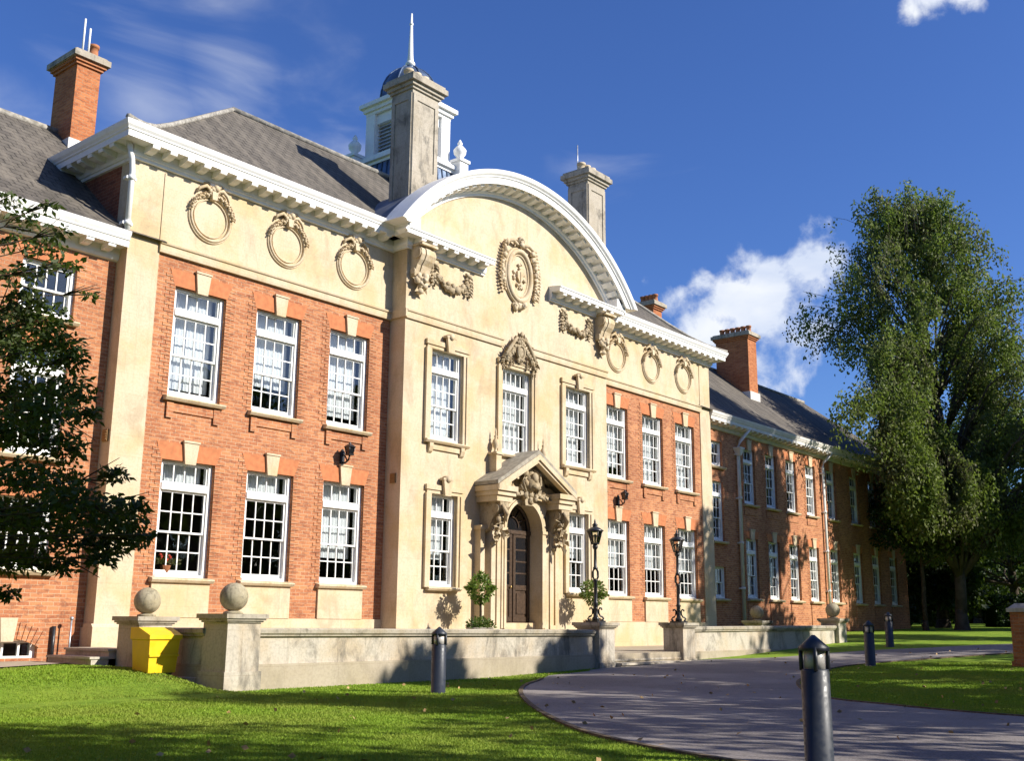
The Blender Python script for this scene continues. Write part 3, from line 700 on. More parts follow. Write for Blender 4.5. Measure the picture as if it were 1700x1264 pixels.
def arch():
    zc = 6.2; n = 64; b = MB()
    prof = [(6.02, 0), (6.02, .05), (6.09, .06), (6.10, .10), (6.13, .12), (6.27, .12), (6.27, .52), (6.25, .525), (6.25, .56), (6.42, .565), (6.44, .60), (6.47, .61), (6.52, .66), (6.60, .69), (6.63, .69), (6.66, 0)]
    k = len(prof); vs = []
    for i in range(n + 1):
        for r, o in prof:
            a0 = math.asin((10.10 - zc) / r); a = math.pi - a0 - (math.pi - 2 * a0) * i / n
            vs.append((r * math.cos(a), YC - o, zc + r * math.sin(a)))
    fs = [(i * k + j, i * k + (j + 1) % k, (i + 1) * k + (j + 1) % k, (i + 1) * k + j) for i in range(n) for j in range(k)]
    fs += [list(range(k))[::-1], [n * k + j for j in range(k)]]
    b.add(vs, fs, 0)
    cnt = 33
    for q in range(cnt):                                     # modillions set radially
        a = R(142.5) - R(105) * q / (cnt - 1); d = (math.cos(a), math.sin(a)); t = (-d[1], d[0]); w = .085
        vs = []
        for e in (-w, w):
            for rr, o in ((6.14, .119), (6.15, .30), (6.19, .40), (6.20, .46), (6.268, .46), (6.268, .119)):
                vs.append((d[0] * rr + t[0] * e, YC - o, zc + d[1] * rr + t[1] * e))
        b.add(vs, [list(range(6)), list(range(6, 12))[::-1]] + [(i, 6 + i, 6 + (i + 1) % 6, (i + 1) % 6) for i in range(6)], 0)
    b.build('arched_pediment', WHITE, B)
    # lead barrel roof behind the pediment
    b = MB(); vs = []; r = 6.6; m_ = 40; a0 = math.asin((10.2 - zc) / r)
    for y in (YC - .5, 3.2):
        for i in range(m_ + 1): a = math.pi - a0 - (math.pi - 2 * a0) * i / m_; vs.append((r * math.cos(a), y, zc + r * math.sin(a)))
    b.add(vs, [(i, i + 1, m_ + 2 + i, m_ + 1 + i) for i in range(m_)], 0, True)
    b.build('barrel_roof', LEAD, B)
arch()

# ---- roofs
def hip_roof(name, x0, x1, y0, y1, ax0, ax1, ay, z0, H, flare, mt, parent, ov=0):
    b = MB(); ts = [0, .06, .13, .22, .35, .6, 1]
    def h(t): return H * (np.interp(t, [0, .06, .13, .22, .35, 1], [0, .025, .065, .135, .27, 1]) if flare else t)
    rows = []
    for t in ts:
        xa, xb = x0 + (ax0 - x0) * t, x1 + (ax1 - x1) * t; ya, yb = y0 + (ay - y0) * t, y1 + (ay - y1) * t
        rows.append([(xa, ya, z0 + h(t)), (xb, ya, z0 + h(t)), (xb, yb, z0 + h(t)), (xa, yb, z0 + h(t))])
    for i in range(len(ts) - 1):
        for k in range(4):
            b.add([rows[i][k], rows[i][(k + 1) % 4], rows[i + 1][(k + 1) % 4], rows[i + 1][k]], [(0, 1, 2, 3)], 0)
    o = b.build(name, mt, parent)
    c = MB()                                                  # ridge and hip tiles
    c.tube([(ax0, ay, z0 + H + .02), (ax1, ay, z0 + H + .02)], .09, 8)
    for k in range(4):
        c.tube([(r_[k][0], r_[k][1], r_[k][2] + .02) for r_ in rows], .07, 6)
    c.build('ridge_tiles', RIDGE, o)
    return o
RIDGE = m_plain('lichened_ridge_tile', (.30, .28, .24), .9, .35, 9, bumpy=.4, spec=.1)
hip_roof('roof', -12.58, 12.58, -.52, 7.92, -7.2, 7.2, 3.7, 10.22, 3.58, True, SLATE, B)
def wing_roof(x0, x1, hip):
    b = MB(); z0, H, y0, ay = 7.98, 3.82, -.12, 4.6
    prof = [(y0, z0), (y0 + .5, z0 + .3), (y0 + 1.1, z0 + .74), (ay, z0 + H), (2 * ay - y0, z0)]
    vs = [(x0, y, z) for y, z in prof] + [(x1 - (0 if not hip else (y - y0) * .9 if y <= ay else (ay - y0) * .9), y, z) for y, z in prof]
    k = len(prof); b.add(vs, [(i, k + i, k + i + 1, i + 1) for i in range(k - 1)], 0)
    if hip: b.add([vs[k + i] for i in range(k)], [(0, 4, 3, 2, 1)], 0)
    o = b.build('wing_roof', SLATE, B); c = MB(); c.tube([(x0, ay, z0 + H), (x1 - (4 if hip else 0), ay, z0 + H)], .09, 8); c.build('ridge_tiles', RIDGE, o)
wing_roof(-30, -11.2, False); wing_roof(11.2, 34.5, True)
# ------------------------------------------------------------------ wings
WCORN = [(0, 7.42), (.06, 7.44), (.09, 7.50), (.10, 7.56), (.10, 7.68), (.40, 7.68), (.405, 7.655), (.43, 7.655), (.435, 7.78), (.46, 7.80), (.47, 7.84), (.50, 7.90), (.515, 7.98), (.0, 8.03)]
RW = [15.72, 17.62, 19.5, 21.42, 23.6, 26.2, 28.4, 30.6]; RWW = .98; WX1 = 32.4
def wings():
    # right wing
    holes = [(x - RWW / 2, x + RWW / 2, a, b_) for x in RW for a, b_ in ((1.12, 3.42), (4.78, 6.98))] + [(12.62, 13.56, a, b_) for a, b_ in ((1.07, 2.24), (3.19, 5.44), (6.02, 6.98))]
    b = MB(); b.wall(YW, 12.04, WX1, -.7, 7.5, holes, .28)
    b.add([(WX1, YW, -.7), (WX1, 9, -.7), (WX1, 9, 7.98), (WX1, YW, 7.98)], [(0, 1, 2, 3)], 0)
    for x in RW:
        b.box(x - .53, x + .53, YW - .03, YW + .01, 4.35, 4.62); b.box(x - .53, x + .53, YW - .03, YW + .01, .1, .95)
        for z0, z1 in ((1.12, 3.8), (4.78, 7.3)): quoins(b, x - RWW / 2, z0, z1, -1, YW, 0); quoins(b, x + RWW / 2, z0, z1, 1, YW, 0)
    b.build('wing_wall', BRICK, B)
    b = MB(); b.sweep(WCORN, [(12.05, YW), (WX1, YW), (WX1, 9)], [(0, -1), (1, -1), (1, 0)]); modillions(b, (12.1, YW), (WX1, YW), (0, -1), sp=.44, z0=7.55, z1=7.679, d=.29); b.build('wing_cornice', WHITE_DIRTY, B)
    for i, x in enumerate(RW):
        for z0, h in ((1.12, 2.30), (4.78, 2.20)):
            o = place_window('window', x, YW, z0, RWW, h, 3, blinds=[(.12, .995)] if i in (3, 4) else ([(.45, .995)] if i in (2,) else []))
            sill(o, RWW, 0); lintel(x, z0 + h, RWW, .3, True, YW)
    for z0, h in ((1.07, 1.17), (3.19, 2.25), (6.02, .96)):
        o = place_window('window', 13.09, YW, z0, .94, h, 3, rows=1 if h < 2 else 2, top=h > 2); sill(o, .94, 0)
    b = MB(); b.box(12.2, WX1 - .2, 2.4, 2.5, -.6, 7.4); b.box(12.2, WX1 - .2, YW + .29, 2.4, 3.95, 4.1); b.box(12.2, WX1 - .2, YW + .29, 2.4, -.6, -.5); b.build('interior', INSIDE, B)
    # left wing
    b = MB(); lx = -13.43; lh = [(lx - .56, lx + .56, a, b_) for a, b_ in ((1.05, 2.4), (3.2, 5.35), (5.95, 7.05))] + [(-15.9 - .56, -15.9 + .56, a, b_) for a, b_ in ((1.05, 3.45), (4.78, 7.05))]
    lh += [(-14.15, -12.92, -.56, -.24)]
    b.wall(YW, -30, -12.04, -.75, 7.5, lh, .28)
    # segmental brick arch over the basement light
    n = 14; c0 = -13.535; rr = 1.25
    for k in range(n):
        a0, a1 = R(90 + 31) - R(62) * k / n, R(90 + 31) - R(62) * (k + .86) / n; zc = -.2 - rr
        p = [(c0 + r_ * math.cos(a), zc + r_ * math.sin(a)) for a in (a0, a1) for r_ in (rr, rr + .3)]
        b.prism([p[0], p[2], p[3], p[1]], 'y', YW - .02, YW + .03)
    b.build('wing_wall', BRICK, B)
    b = MB(); b.sweep(WCORN, [(-30, YW), (-12.05, YW)], [(0, -1), (0, -1)]); modillions(b, (-16.9, YW), (-12.2, YW), (0, -1), sp=.44, z0=7.55, z1=7.679, d=.29); b.build('wing_cornice', WHITE, B)
    for z0, h in ((1.05, 1.35), (3.2, 2.15), (5.95, 1.1)):
        o = place_window('window', lx, YW, z0, 1.12, h, 4, rows=1 if h < 2 else 2, top=h > 2); sill(o, 1.12, 0, m=STONE); lintel(lx, z0 + h, 1.12, .28, False, YW)
    for z0, h in ((1.05, 2.4), (4.78, 2.27)):
        o = place_window('window', -15.9, YW, z0, 1.12, h, 4); sill(o, 1.12, 0); lintel(-15.9, z0 + h, 1.12, .3, True, YW)
    f = MB(); x0, x1, z0, z1 = -14.15, -12.92, -.56, -.24
    f.box(x0, x0 + .07, YW + .1, YW + .2, z0, z1); f.box(x1 - .09, x1, YW + .1, YW + .2, z0, z1); f.box(x0, x1, YW + .098, YW + .2, z1 - .05, z1); f.box(x0, x1, YW + .098, YW + .2, z0, z0 + .04)
    for k in range(1, 4): x = x0 + (x1 - x0) * k / 4; f.box(x - .02, x + .02, YW + .105, YW + .16, z0 + .04, z1 - .05)
    o = f.build('basement_window', WHITE, B); g = MB(); g.add([(x0, YW + .14, z0), (x1, YW + .14, z0), (x1, YW + .14, z1), (x0, YW + .14, z1)], [(0, 1, 2, 3)], 0); g.build('glass', GLASS, o)
    k = MB(); k.prism([(-13.65, -.26), (-13.42, -.26), (-13.37, .17), (-13.70, .17)], 'y', YW - .06, YW - .022); k.build('keystone', STONE, o)
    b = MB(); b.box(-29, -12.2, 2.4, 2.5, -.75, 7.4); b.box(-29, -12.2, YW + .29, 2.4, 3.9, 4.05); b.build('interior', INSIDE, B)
    # white rainwater pipes
    def pipe(pts, r=.055, heads=(), m=WHITE):
        b = MB(); b.tube(pts, r, 10); p0, p1 = Vector(pts[-2]), Vector(pts[-1])
        L_ = (p1 - p0).length; n = max(1, int(L_ / 1.6))
        for i in range(n + 1):
            q = p0.lerp(p1, (i + .15) / (n + .3)); b.tube([q - Vector((0, 0, .05)), q + Vector((0, 0, .05))], r * 1.35, 10); b.box(q.x - r * 1.9, q.x + r * 1.9, q.y, q.y + .14, q.z - .03, q.z + .03)
        for h_ in heads: b.taper(h_[0], h_[1], h_[2] - .25, h_[2], .08, .08, .17, .15); b.box(h_[0] - .19, h_[0] + .19, h_[1] - .17, h_[1] + .17, h_[2], h_[2] + .06)
        b.build('downpipe', m, B)
    pipe([(-12.30, -.12, 9.92), (-12.18, -.10, 9.55), (-12.14, -.08, 9.3), (-12.14, -.08, 8.0)], .06)
    pipe([(15.2, YW - .4, 7.72), (14.75, YW - .14, 7.15), (14.66, YW - .12, 6.9), (14.66, YW - .12, -.5)], .07, [(14.66, YW - .14, 6.85)], WHITE_DIRTY)
    pipe([(22.95, YW - .4, 7.66), (22.6, YW - .14, 7.25), (22.55, YW - .12, 7.0), (22.55, YW - .12, -.4)], .06)
    b = MB(); b.tube([(-12.66, YW - .05, -.75), (-12.66, YW - .05, .02)], .04, 8); b.build('vent_pipe', BLACK, B)
    VENT = m_plain('terracotta_vent', (.30, .17, .06), .8, .1, 20)
    for x, y, z in ((-4.52, -.27, 3.64), (-12.07, .16, 3.74)):
        b = MB(); b.box(x - .02, x + .03, y - .09, y + .09, z - .12, z + .12)
        for k in range(4): b.box(x - .035, x - .021, y - .075, y + .075, z - .09 + .05 * k, z - .06 + .05 * k)
        b.build('air_vent', VENT, B)
wings()

# ------------------------------------------------------------------ portico and door
def portico():
    P = MB(); y0 = -.82
    # arched stone door surround
    r, zs, n = .78, 2.63, 20; y = y0
    P.box(-1.12, -r - .004, y, YC - .001, -.2, zs); P.box(r + .004, 1.12, y, YC - .001, -.2, zs)
    pts = [(r * math.cos(math.pi - math.pi * k / n), zs + r * math.sin(math.pi - math.pi * k / n)) for k in range(n + 1)]
    vs = []
    for x, z in pts: vs += [(x, y, z), (x * 1.48, y, 3.62), (x, -.3, z)]
    P.add(vs, [(3 * k, 3 * k + 3, 3 * k + 4, 3 * k + 1) for k in range(n)] + [(3 * k, 3 * k + 2, 3 * k + 5, 3 * k + 3) for k in range(n)], 0)
    for s in (-1, 1):
        p = [(s * r, y, -.2), (s * r, -.3, -.2), (s * r, -.3, zs), (s * r, y, zs)]; P.add(p, [(0, 1, 2, 3)] if s < 0 else [(3, 2, 1, 0)], 0)
    P.box(-1.15, 1.15, y + .001, YC - .001, 3.42 + .2, 3.68)
    for r0, r1, d in ((.78, .87, .05), (.89, .96, .03)):     # archivolt
        for k in range(n):
            a0, a1 = math.pi - math.pi * k / n, math.pi - math.pi * (k + 1) / n
            q = [(rr * math.cos(a), zs + rr * math.sin(a)) for rr, a in ((r0, a0), (r0, a1), (r1, a1), (r1, a0))]
            P.prism(q, 'y', y - d, y - .001)
        for s in (-1, 1): P.box(min(s * r0, s * r1), max(s * r0, s * r1), y - d, y - .001, .0, zs - .001)
    for s in (-1, 1): P.box(min(s * .765, s * .99), max(s * .765, s * .99), y - .07, y - .001, zs - .06, zs + .02)
    for s in (-1, 1):                                        # slender pilasters
        for x, w, d in ((1.27, .085, .30), (1.62, .085, .22)):
            P.box(s * x - w, s * x + w, YC - d, YC - .001, -.05, 2.62); P.box(s * x - w - .04, s * x + w + .04, YC - d - .04, YC - .001, -.2, .08); P.box(s * x - w - .03, s * x + w + .03, YC - d - .03, YC - .001, 2.55, 2.66)
    P.box(-1.0, 1.0, -1.35, YC, -.56, -.38); P.box(-.9, .9, -1.1, .0, -.379, -.21); P.box(-.775, .775, -.62, .05, -.209, .14)
    root = P.build('portico', STONE, B)
    # gabled hood
    H = MB(); yf, yb = -1.36, YC - .001; ax, az, ex, ez = 0, 4.70, 1.74, 3.72
    H.prism([(-ex, ez), (ax, az), (ex, ez), (ex, ez + .10), (ax, az + .12), (-ex, ez + .10)], 'y', yf, yb)
    rf = H.build('hood_roof', LEADROOF, root)
    K = MB()
    for s in (-1, 1):                                        # raking cornice, two steps
        K.prism([(s * 1.72, 3.59), (s * 1.72, 3.715), (0, 4.695), (0, 4.55)], 'y', yf - .03, yf + .12)
        K.prism([(s * 1.62, 3.58), (s * 1.62, 3.64), (0, 4.545), (0, 4.46)], 'y', yf + .02, yf + .2)
        a, c = sorted((s * 1.74, s * .93)); K.box(a, c, yf - .02, yb, 3.56, 3.70); K.box(a + .04, c - .02, yf + .04, yb, 3.44, 3.559)
        a, c = sorted((s * 1.66, s * 1.02)); K.box(a, c, yf + .1, yb, 3.28, 3.439)
    K.build('raking_cornice', STONE, root)
    T = MB(); T.prism([(-1.6, 3.70), (1.6, 3.70), (0, 4.56)], 'y', -.80, yb); T.build('tympanum', STONE_TRIM, root)
    C = MB(); rnd = random.Random(8)                         # carved cartouche breaking the pediment
    C.blob((0, -1.05, 3.96), (.22, .2, .30), 0, 2, .14); C.blob((0, -1.2, 4.05), (.12, .10, .16), 0, 2, .12); lumps(C, [(-.2, -1.05, 4.1), (.2, -1.05, 4.1), (-.22, -1.05, 3.85), (.22, -1.05, 3.85), (0, -1.15, 3.8)], .12, 3, .3, rnd)
    for s in (-1, 1):
        C.tube([(s * .1, -1.05, 4.32), (s * .32, -1.12, 4.2), (s * .40, -1.08, 3.9), (s * .24, -1.1, 3.66)], [.04, .055, .055, .03], 8)
        C.tube([(s * .2, -1.0, 3.62), (s * .5, -1.0, 3.58), (s * .85, -.98, 3.5)], [.055, .06, .03], 8)
        lumps(C, [(s * q, -1.02, 3.62 - .08 * q) for q in (.2, .32, .44, .56, .68, .8)], .07, 2, .35, rnd)
        for k in range(5): leafblade(C, (s * (.15 + .15 * k), -.95, 3.62), R(90) - s * R(40 + 18 * k), .3, .07, .12, rnd)
    lumps(C, [(0, -1.0, 4.33), (0, -1.0, 3.6), (-.2, -1.0, 3.55), (.2, -1.0, 3.55), (0, -1.02, 3.45), (-.35, -1, 3.78), (.35, -1, 3.78)], .12, 2, .3, rnd)
    C.prism([(-.15, 3.30), (.15, 3.30), (.2, 3.64), (-.2, 3.64)], 'y', -1.0, -.83)
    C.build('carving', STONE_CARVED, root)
    for s in (-1, 1):                                        # carved brackets carrying the hood
        b = MB(); rnd = random.Random(40 + s)
        b.prism([(YC - .001, 3.279), (-1.24, 3.279), (-1.26, 3.14), (-1.16, 2.98), (-.98, 2.86), (-.86, 2.62), (-.74, 2.5), (YC - .001, 2.44)], 'x', s * 1.34 - .17, s * 1.34 + .17)
        for q in (-1, 1): b.add(*tube_disc((s * 1.34 + q * .175, -1.08, 3.1), .13, q * .03)); b.add(*tube_disc((s * 1.34 + q * .175, -.72, 2.6), .09, q * .03))
        b.tube([(s * 1.34 - .12, -1.28, 3.2), (s * 1.34, -1.33, 2.95), (s * 1.34 + .1, -1.1, 2.7)], [.045, .06, .03], 8)
        for q in range(10): lumps(b, [(s * 1.34 + .1 * math.sin(q * 1.7), -1.24 + .03 * q, 3.15 - .095 * q)], .07, 2, .35, rnd)
        lumps(b, [(s * 1.34, -1.2, 3.0), (s * 1.34 - .1, -1.15, 2.85), (s * 1.34 + .1, -1.1, 2.8), (s * 1.34, -1.0, 2.6), (s * 1.34, -.95, 2.4), (s * 1.34, -.85, 2.2)], .09, 3, .35, rnd)
        for k in range(8): leafblade(b, (s * 1.34, -1.05, 3.0 - .1 * k), rnd.uniform(-3.1, 0), .34, .08, .16, rnd)
        b.build('bracket', STONE_CARVED, root)
    # door
    D = MB(); yd = -.40
    D.box(-.78, .78, yd, yd + .08, .14, 2.55)
    for s in (-1, 1):
        a, c = sorted((s * .03, s * .75))
        D.box(a, c, yd - .03, yd - .001, .17, .3); D.box(a, c, yd - .03, yd - .001, 1.02, 1.16); D.box(a, c, yd - .03, yd - .001, 2.46, 2.6)
        D.box(a, a + .1, yd - .028, yd - .002, .3, 2.46); D.box(c - .1, c, yd - .028, yd - .002, .3, 2.46)
        D.box(a + .16, c - .16, yd - .022, yd - .003, .38, .94)
        for z in (1.48, 1.8, 2.12): D.box(a + .1, c - .1, yd - .024, yd - .002, z - .02, z + .02)
    D.box(-.78, .78, yd - .05, yd + .05, 2.551, 2.66)
    d = D.build('door', WOOD, root)
    h = MB(); h.blob((-.12, yd - .07, 1.1), (.035, .035, .035), 0, 2, 0); h.ring((-.38, yd - .05, 1.0), .06, .07, .012, 20, 6); h.box(-.44, -.32, yd - .045, yd - .03, 1.06, 1.14); h.build('door_handle', m_plain('aged_brass', (.45, .32, .13), .35, .2, 20, metal=.8), d)
    g = MB()
    for s in (-1, 1):
        a, c = sorted((s * .13, s * .65)); z0 = 1.16
        for z1 in (1.46, 1.78, 2.10, 2.46): g.box(a, c, yd - .012, yd - .004, z0 + .0, z1); z0 = z1 + .04
    g.build('door_glass', PANE_DARK, d)
    F = MB(); vs = [(0, yd + .02, 2.63)] + [(.78 * math.cos(math.pi * k / 20), yd + .02, 2.63 + .78 * math.sin(math.pi * k / 20)) for k in range(21)]
    F.add(vs, [(0, k + 1, k + 2) for k in range(20)], 0); fl = F.build('fanlight', PANE_DARK, root)
    Q = MB(); Q.ring((0, yd, 2.64), .73, .73, .05, 24, 6, a0=0, a1=math.pi); Q.ring((0, yd, 2.74), .28, .28, .018, 16, 6, a0=0, a1=math.pi)
    for k in range(1, 6): a = math.pi * k / 6; Q.tube([(.28 * math.cos(a), yd, 2.74 + .28 * math.sin(a)), (.70 * math.cos(a), yd, 2.64 + .70 * math.sin(a))], .018, 6)
    Q.build('glazing_bars', WOOD, fl)
    # urns at the foot of the centre window
    for s in (-1, 1):
        b = MB(); x = s * 1.06; b.box(x - .11, x + .11, YC - .28, YC - .001, 3.9, 4.62); b.box(x - .15, x + .15, YC - .32, YC - .001, 4.621, 4.68)
        b.lathe(x, YC - .15, [(.07, 4.68), (.05, 4.73), (.035, 4.77), (.085, 4.86), (.10, 4.93), (.075, 5.02), (.03, 5.08), (.05, 5.13), (.02, 5.18), (.03, 5.24), (.008, 5.36)], 14); b.build('urn', STONE_TRIM, B)
LEADROOF = m_plain('weathered_hood_lead', (.30, .27, .21), .8, .25, 7, dirt=((.14, .12, .09), .6), spec=.2)
def m_pane():
    m, nt, b = mat('dark_pane'); b.inputs['Base Color'].default_value = (.012, .012, .014, 1); b.inputs['Roughness'].default_value = .04; b.inputs['Specular IOR Level'].default_value = .8
    bump(nt, b, noise(nt, coords(nt), 3.5, 2), .12, .05); return m
PANE_DARK = m_pane()
portico()

# ------------------------------------------------------------------ chimneys and cupola
def pots(parent, lst, m, r=.13, h=.32):
    for x, y, z in lst:
        b = MB(); b.lathe(x, y, [(r * 1.1, z), (r * 1.1, z + .05), (r * .86, z + .07), (r * .8, z + h - .08), (r, z + h - .07), (r, z + h), (r * .7, z + h), (r * .7, z + h - .1)], 12); b.build('chimney_pot', m, parent)
def stone_chimney(x0, x1, y0, y1, z1):
    b = MB(); b.box(x0, x1, y0, y1, 9.6, z1)
    for s, yy in ((-1, y0), (1, y1)):                         # raised panel frame on the faces
        a, c = sorted((yy, yy + s * .03)); w = x1 - x0
        b.box(x0 + .02, x0 + .16, a, c, 10.5, z1 - .12); b.box(x1 - .16, x1 - .02, a, c, 10.5, z1 - .12); b.box(x0 + .16, x1 - .16, a, c, z1 - .3, z1 - .121)
        b.box(x0 + .16, x1 - .16, a, c, 10.5, 12.15)
    a, c = x0 - .03, x0; b.box(a, c, y0 + .02, y0 + .14, 10.5, z1 - .12); b.box(a, c, y1 - .14, y1 - .02, 10.5, z1 - .12); b.box(a, c, y0 + .14, y1 - .14, z1 - .3, z1 - .121)
    for e, z0, za in ((.05, z1, z1 + .08), (.11, z1 + .081, z1 + .18), (.19, z1 + .181, z1 + .33), (.13, z1 + .331, z1 + .42)): b.box(x0 - e, x1 + e, y0 - e, y1 + e, z0, za)
    o = b.build('stone_chimney', STONE_CHIM, B)
    cy = (y0 + y1) / 2; xs = [x0 + (x1 - x0) * t for t in (.2, .5, .8)]
    pots(o, [(x, cy, z1 + .42) for x in xs], POT_PALE, .15, .34); return o
o = stone_chimney(-4.18, -3.16, -.22, .58, 14.42)
o = stone_chimney(4.0, 4.98, -.22, .58, 14.46)
b = MB(); b.tube([(4.15, .3, 14.8), (4.15, .3, 15.9)], .02, 6); b.build('antenna', GREYMETAL, o)
def brick_chimney(x0, x1, y0, y1, zb, z1, npots, along, potm, ant=()):
    b = MB(); b.box(x0, x1, y0, y1, zb, z1, 0)
    for e, z0, za, k in ((.05, z1, z1 + .07, 0), (.10, z1 + .071, z1 + .15, 0), (.17, z1 + .151, z1 + .30, 1), (.10, z1 + .301, z1 + .36, 1)): b.box(x0 - e, x1 + e, y0 - e, y1 + e, z0, za, k)
    o = b.build('brick_chimney', [BRICK_OLD2, STONE_CHIM], B)
    f = MB(); f.box(x0 - .06, x1 + .06, y0 - .07, y1 + .03, zb - .5, zb + 1.25 if False else FL[0]); f.build('lead_flashing', WHITE_DIRTY, o)
    if along == 'y': l = [((x0 + x1) / 2, y0 + (y1 - y0) * (k + .5) / npots, z1 + .36) for k in range(npots)]
    else: l = [(x0 + (x1 - x0) * (k + .5) / npots, (y0 + y1) / 2, z1 + .36) for k in range(npots)]
    if along == 'n': l = [(x1 - .17, y0 + .12, z1 + .36)]
    pots(o, l, potm, .13, .34)
    for x, y, z in ant:
        a = MB(); a.tube([(x, y, z1 + .3), (x, y, z)], .025, 6); a.build('antenna', WHITE, o)
BRICK_OLD2 = m_brick('chimney_brick', (.50, .19, .075), (.38, .125, .05), (.34, .24, .15))
FL = [11.42]; brick_chimney(-11.57, -10.96, 3.9, 4.95, 10.0, 13.40, 1, 'n', POT, [(-11.50, 3.86, 14.62), (-11.35, 3.86, 14.42)])
FL = [10.5]; brick_chimney(20.63, 21.45, 2.7, 4.35, 8.5, 13.0, 6, 'y', POT)
FL = [11.0]; brick_chimney(13.85, 14.5, 3.5, 4.3, 9.5, 13.0, 4, 'y', POT)

def cupola():
    cx, cy = 0, 4.2; b = MB()
    b.taper(cx, cy, 12.6, 14.55, 1.35, 1.35, 1.1, 1.1, 0)
    for k in range(-4, 5):                                    # rolls of the lead skirt
        for s in (-1, 1):
            b.tube([(cx + k * .29, cy + s * 1.36, 12.6), (cx + k * .24, cy + s * 1.11, 14.55)], .03, 6); b.tube([(cx + s * 1.36, cy + k * .29, 12.6), (cx + s * 1.11, cy + k * .24, 14.55)], .03, 6)
    root = b.build('cupola', LEAD_BLUE, B)
    w = MB()
    for e, z0, z1 in ((1.14, 14.551, 14.66), (1.24, 14.661, 14.78), (1.18, 14.781, 14.86)): w.box(cx - e, cx + e, cy - e, cy + e, z0, z1)
    h = .78
    for sx in (-1, 1):
        for sy in (-1, 1): w.box(cx + sx * h - .2, cx + sx * h + .2, cy + sy * h - .2, cy + sy * h + .2, 14.861, 16.45)   # corner piers
    w.box(cx - h - .1, cx + h + .1, cy - h - .1, cy + h + .1, 16.1, 16.44); w.box(cx - h - .12, cx + h + .12, cy - h - .12, cy + h + .12, 14.862, 15.06)
    for e, z0, z1 in ((.99, 16.451, 16.56), (1.06, 16.561, 16.70), (1.16, 16.701, 16.84)): w.box(cx - e, cx + e, cy - e, cy + e, z0, z1)
    w.build('lantern_stage', WHITE, root)
    l = MB()
    for s in (-1, 1):
        z = 15.08
        while z < 16.08:
            l.add([(cx - .6, cy + s * .80, z), (cx + .6, cy + s * .80, z), (cx + .6, cy + s * .70, z + .12), (cx - .6, cy + s * .70, z + .12)], [(0, 1, 2, 3)], 0)
            l.add([(cx + s * .80, cy - .6, z), (cx + s * .80, cy + .6, z), (cx + s * .70, cy + .6, z + .12), (cx + s * .70, cy - .6, z + .12)], [(0, 1, 2, 3)], 0); z += .13
    l.box(cx - .68, cx + .68, cy - .68, cy + .68, 14.9, 16.3); l.build('louvre', m_plain('grey_louvre', (.55, .56, .58), .6, .1, 8), root)
    d = MB(); d.lathe(cx, cy, [(1.08, 16.84), (1.04, 16.95)] + [(1.0 * math.cos(R(a)), 16.95 + 1.34 * math.sin(R(a))) for a in range(0, 84, 8)] + [(.16, 18.30), (.18, 18.36), (.1, 18.4)], 32)
    for k in range(8):
        a = math.pi * k / 4 + math.pi / 8
        d.tube([(cx + 1.01 * math.cos(R(t)) * math.cos(a), cy + 1.01 * math.cos(R(t)) * math.sin(a), 16.96 + 1.35 * math.sin(R(t))) for t in range(0, 84, 12)], .03, 6)
    d.build('dome', LEAD_BLUE, root)
    f = MB(); f.tube([(cx, cy, 18.3), (cx, cy, 18.8), (cx, cy, 20.35)], [.14, .09, .03], 10); f.blob((cx, cy, 19.95), .07, 0, 2, 0); f.blob((cx, cy, 18.46), (.17, .17, .12), 0, 2, 0); f.build('flagpole', WHITE, root)
    for sx in (-1, 1):
        for sy in (-1, 1):
            u = MB(); x, y = cx + sx * 1.22, cy + sy * 1.22; u.box(x - .2, x + .2, y - .2, y + .2, 13.2, 14.95); u.box(x - .25, x + .25, y - .25, y + .25, 14.951, 15.05)
            u.lathe(x, y, [(.12, 15.05), (.06, 15.12), (.2, 15.28), (.22, 15.42), (.13, 15.54), (.06, 15.6), (.09, 15.66), (.02, 15.8)], 14); u.build('urn', WHITE, root)
cupola()

# ------------------------------------------------------------------ terrace walls, piers, stone balls, steps
def terrace_wall(name, p0, p1, zt0, zt1, label, th=.36):
    (xa, ya), (xb, yb) = p0, p1; d = Vector((xb - xa, yb - ya)); L_ = d.length; d.normalize(); n = Vector((d.y, -d.x))   # n: outer side
    t = thing(name, (xa, ya, float(gz(xa, ya)) - .1), label, 'terrace wall', 'stone terrace walls')
    def prof_build(nm, pr, mt):
        b = MB(); vs = []; k = len(pr)
        segs = max(1, int(L_ / 1.5))
        for i in range(segs + 1):
            f = i / segs; zt = zt0 + (zt1 - zt0) * f
            for o, z in pr: vs.append((xa + d.x * L_ * f + n.x * o, ya + d.y * L_ * f + n.y * o, zt + z))
        fs = [(i * k + j, i * k + (j + 1) % k, (i + 1) * k + (j + 1) % k, (i + 1) * k + j) for i in range(segs) for j in range(k)]
        fs += [list(range(k))[::-1], [segs * k + j for j in range(k)]]
        b.add(vs, fs, 0); return b.build(nm, mt, t)
    prof_build('body', [(0, -.145), (0, -.78), (.04, -.81), (.04, -1.35), (-th, -1.35), (-th, -.145)], STONE_OLD)
    prof_build('coping', [(.02, -.144), (.05, -.13), (.05, -.11), (.08, -.08), (.085, -.02), (.06, 0), (-th - .05, 0), (-th - .085, -.03), (-th - .05, -.144)], COPING)
terrace_wall('terrace_wall', (-11.76, -4.55), (-1.98, -4.55), .03, .0, 'long stained stone terrace wall between the ball topped corner pier and the first lamp post pier')
terrace_wall('terrace_wall', (2.42, -4.55), (11.75, -4.55), .08, .13, 'sunlit stone terrace wall to the right of the front steps')
terrace_wall('terrace_wall', (-12.36, -2.3), (-12.36, -4.1), .02, .03, 'short shaded stone terrace wall behind the yellow bin')
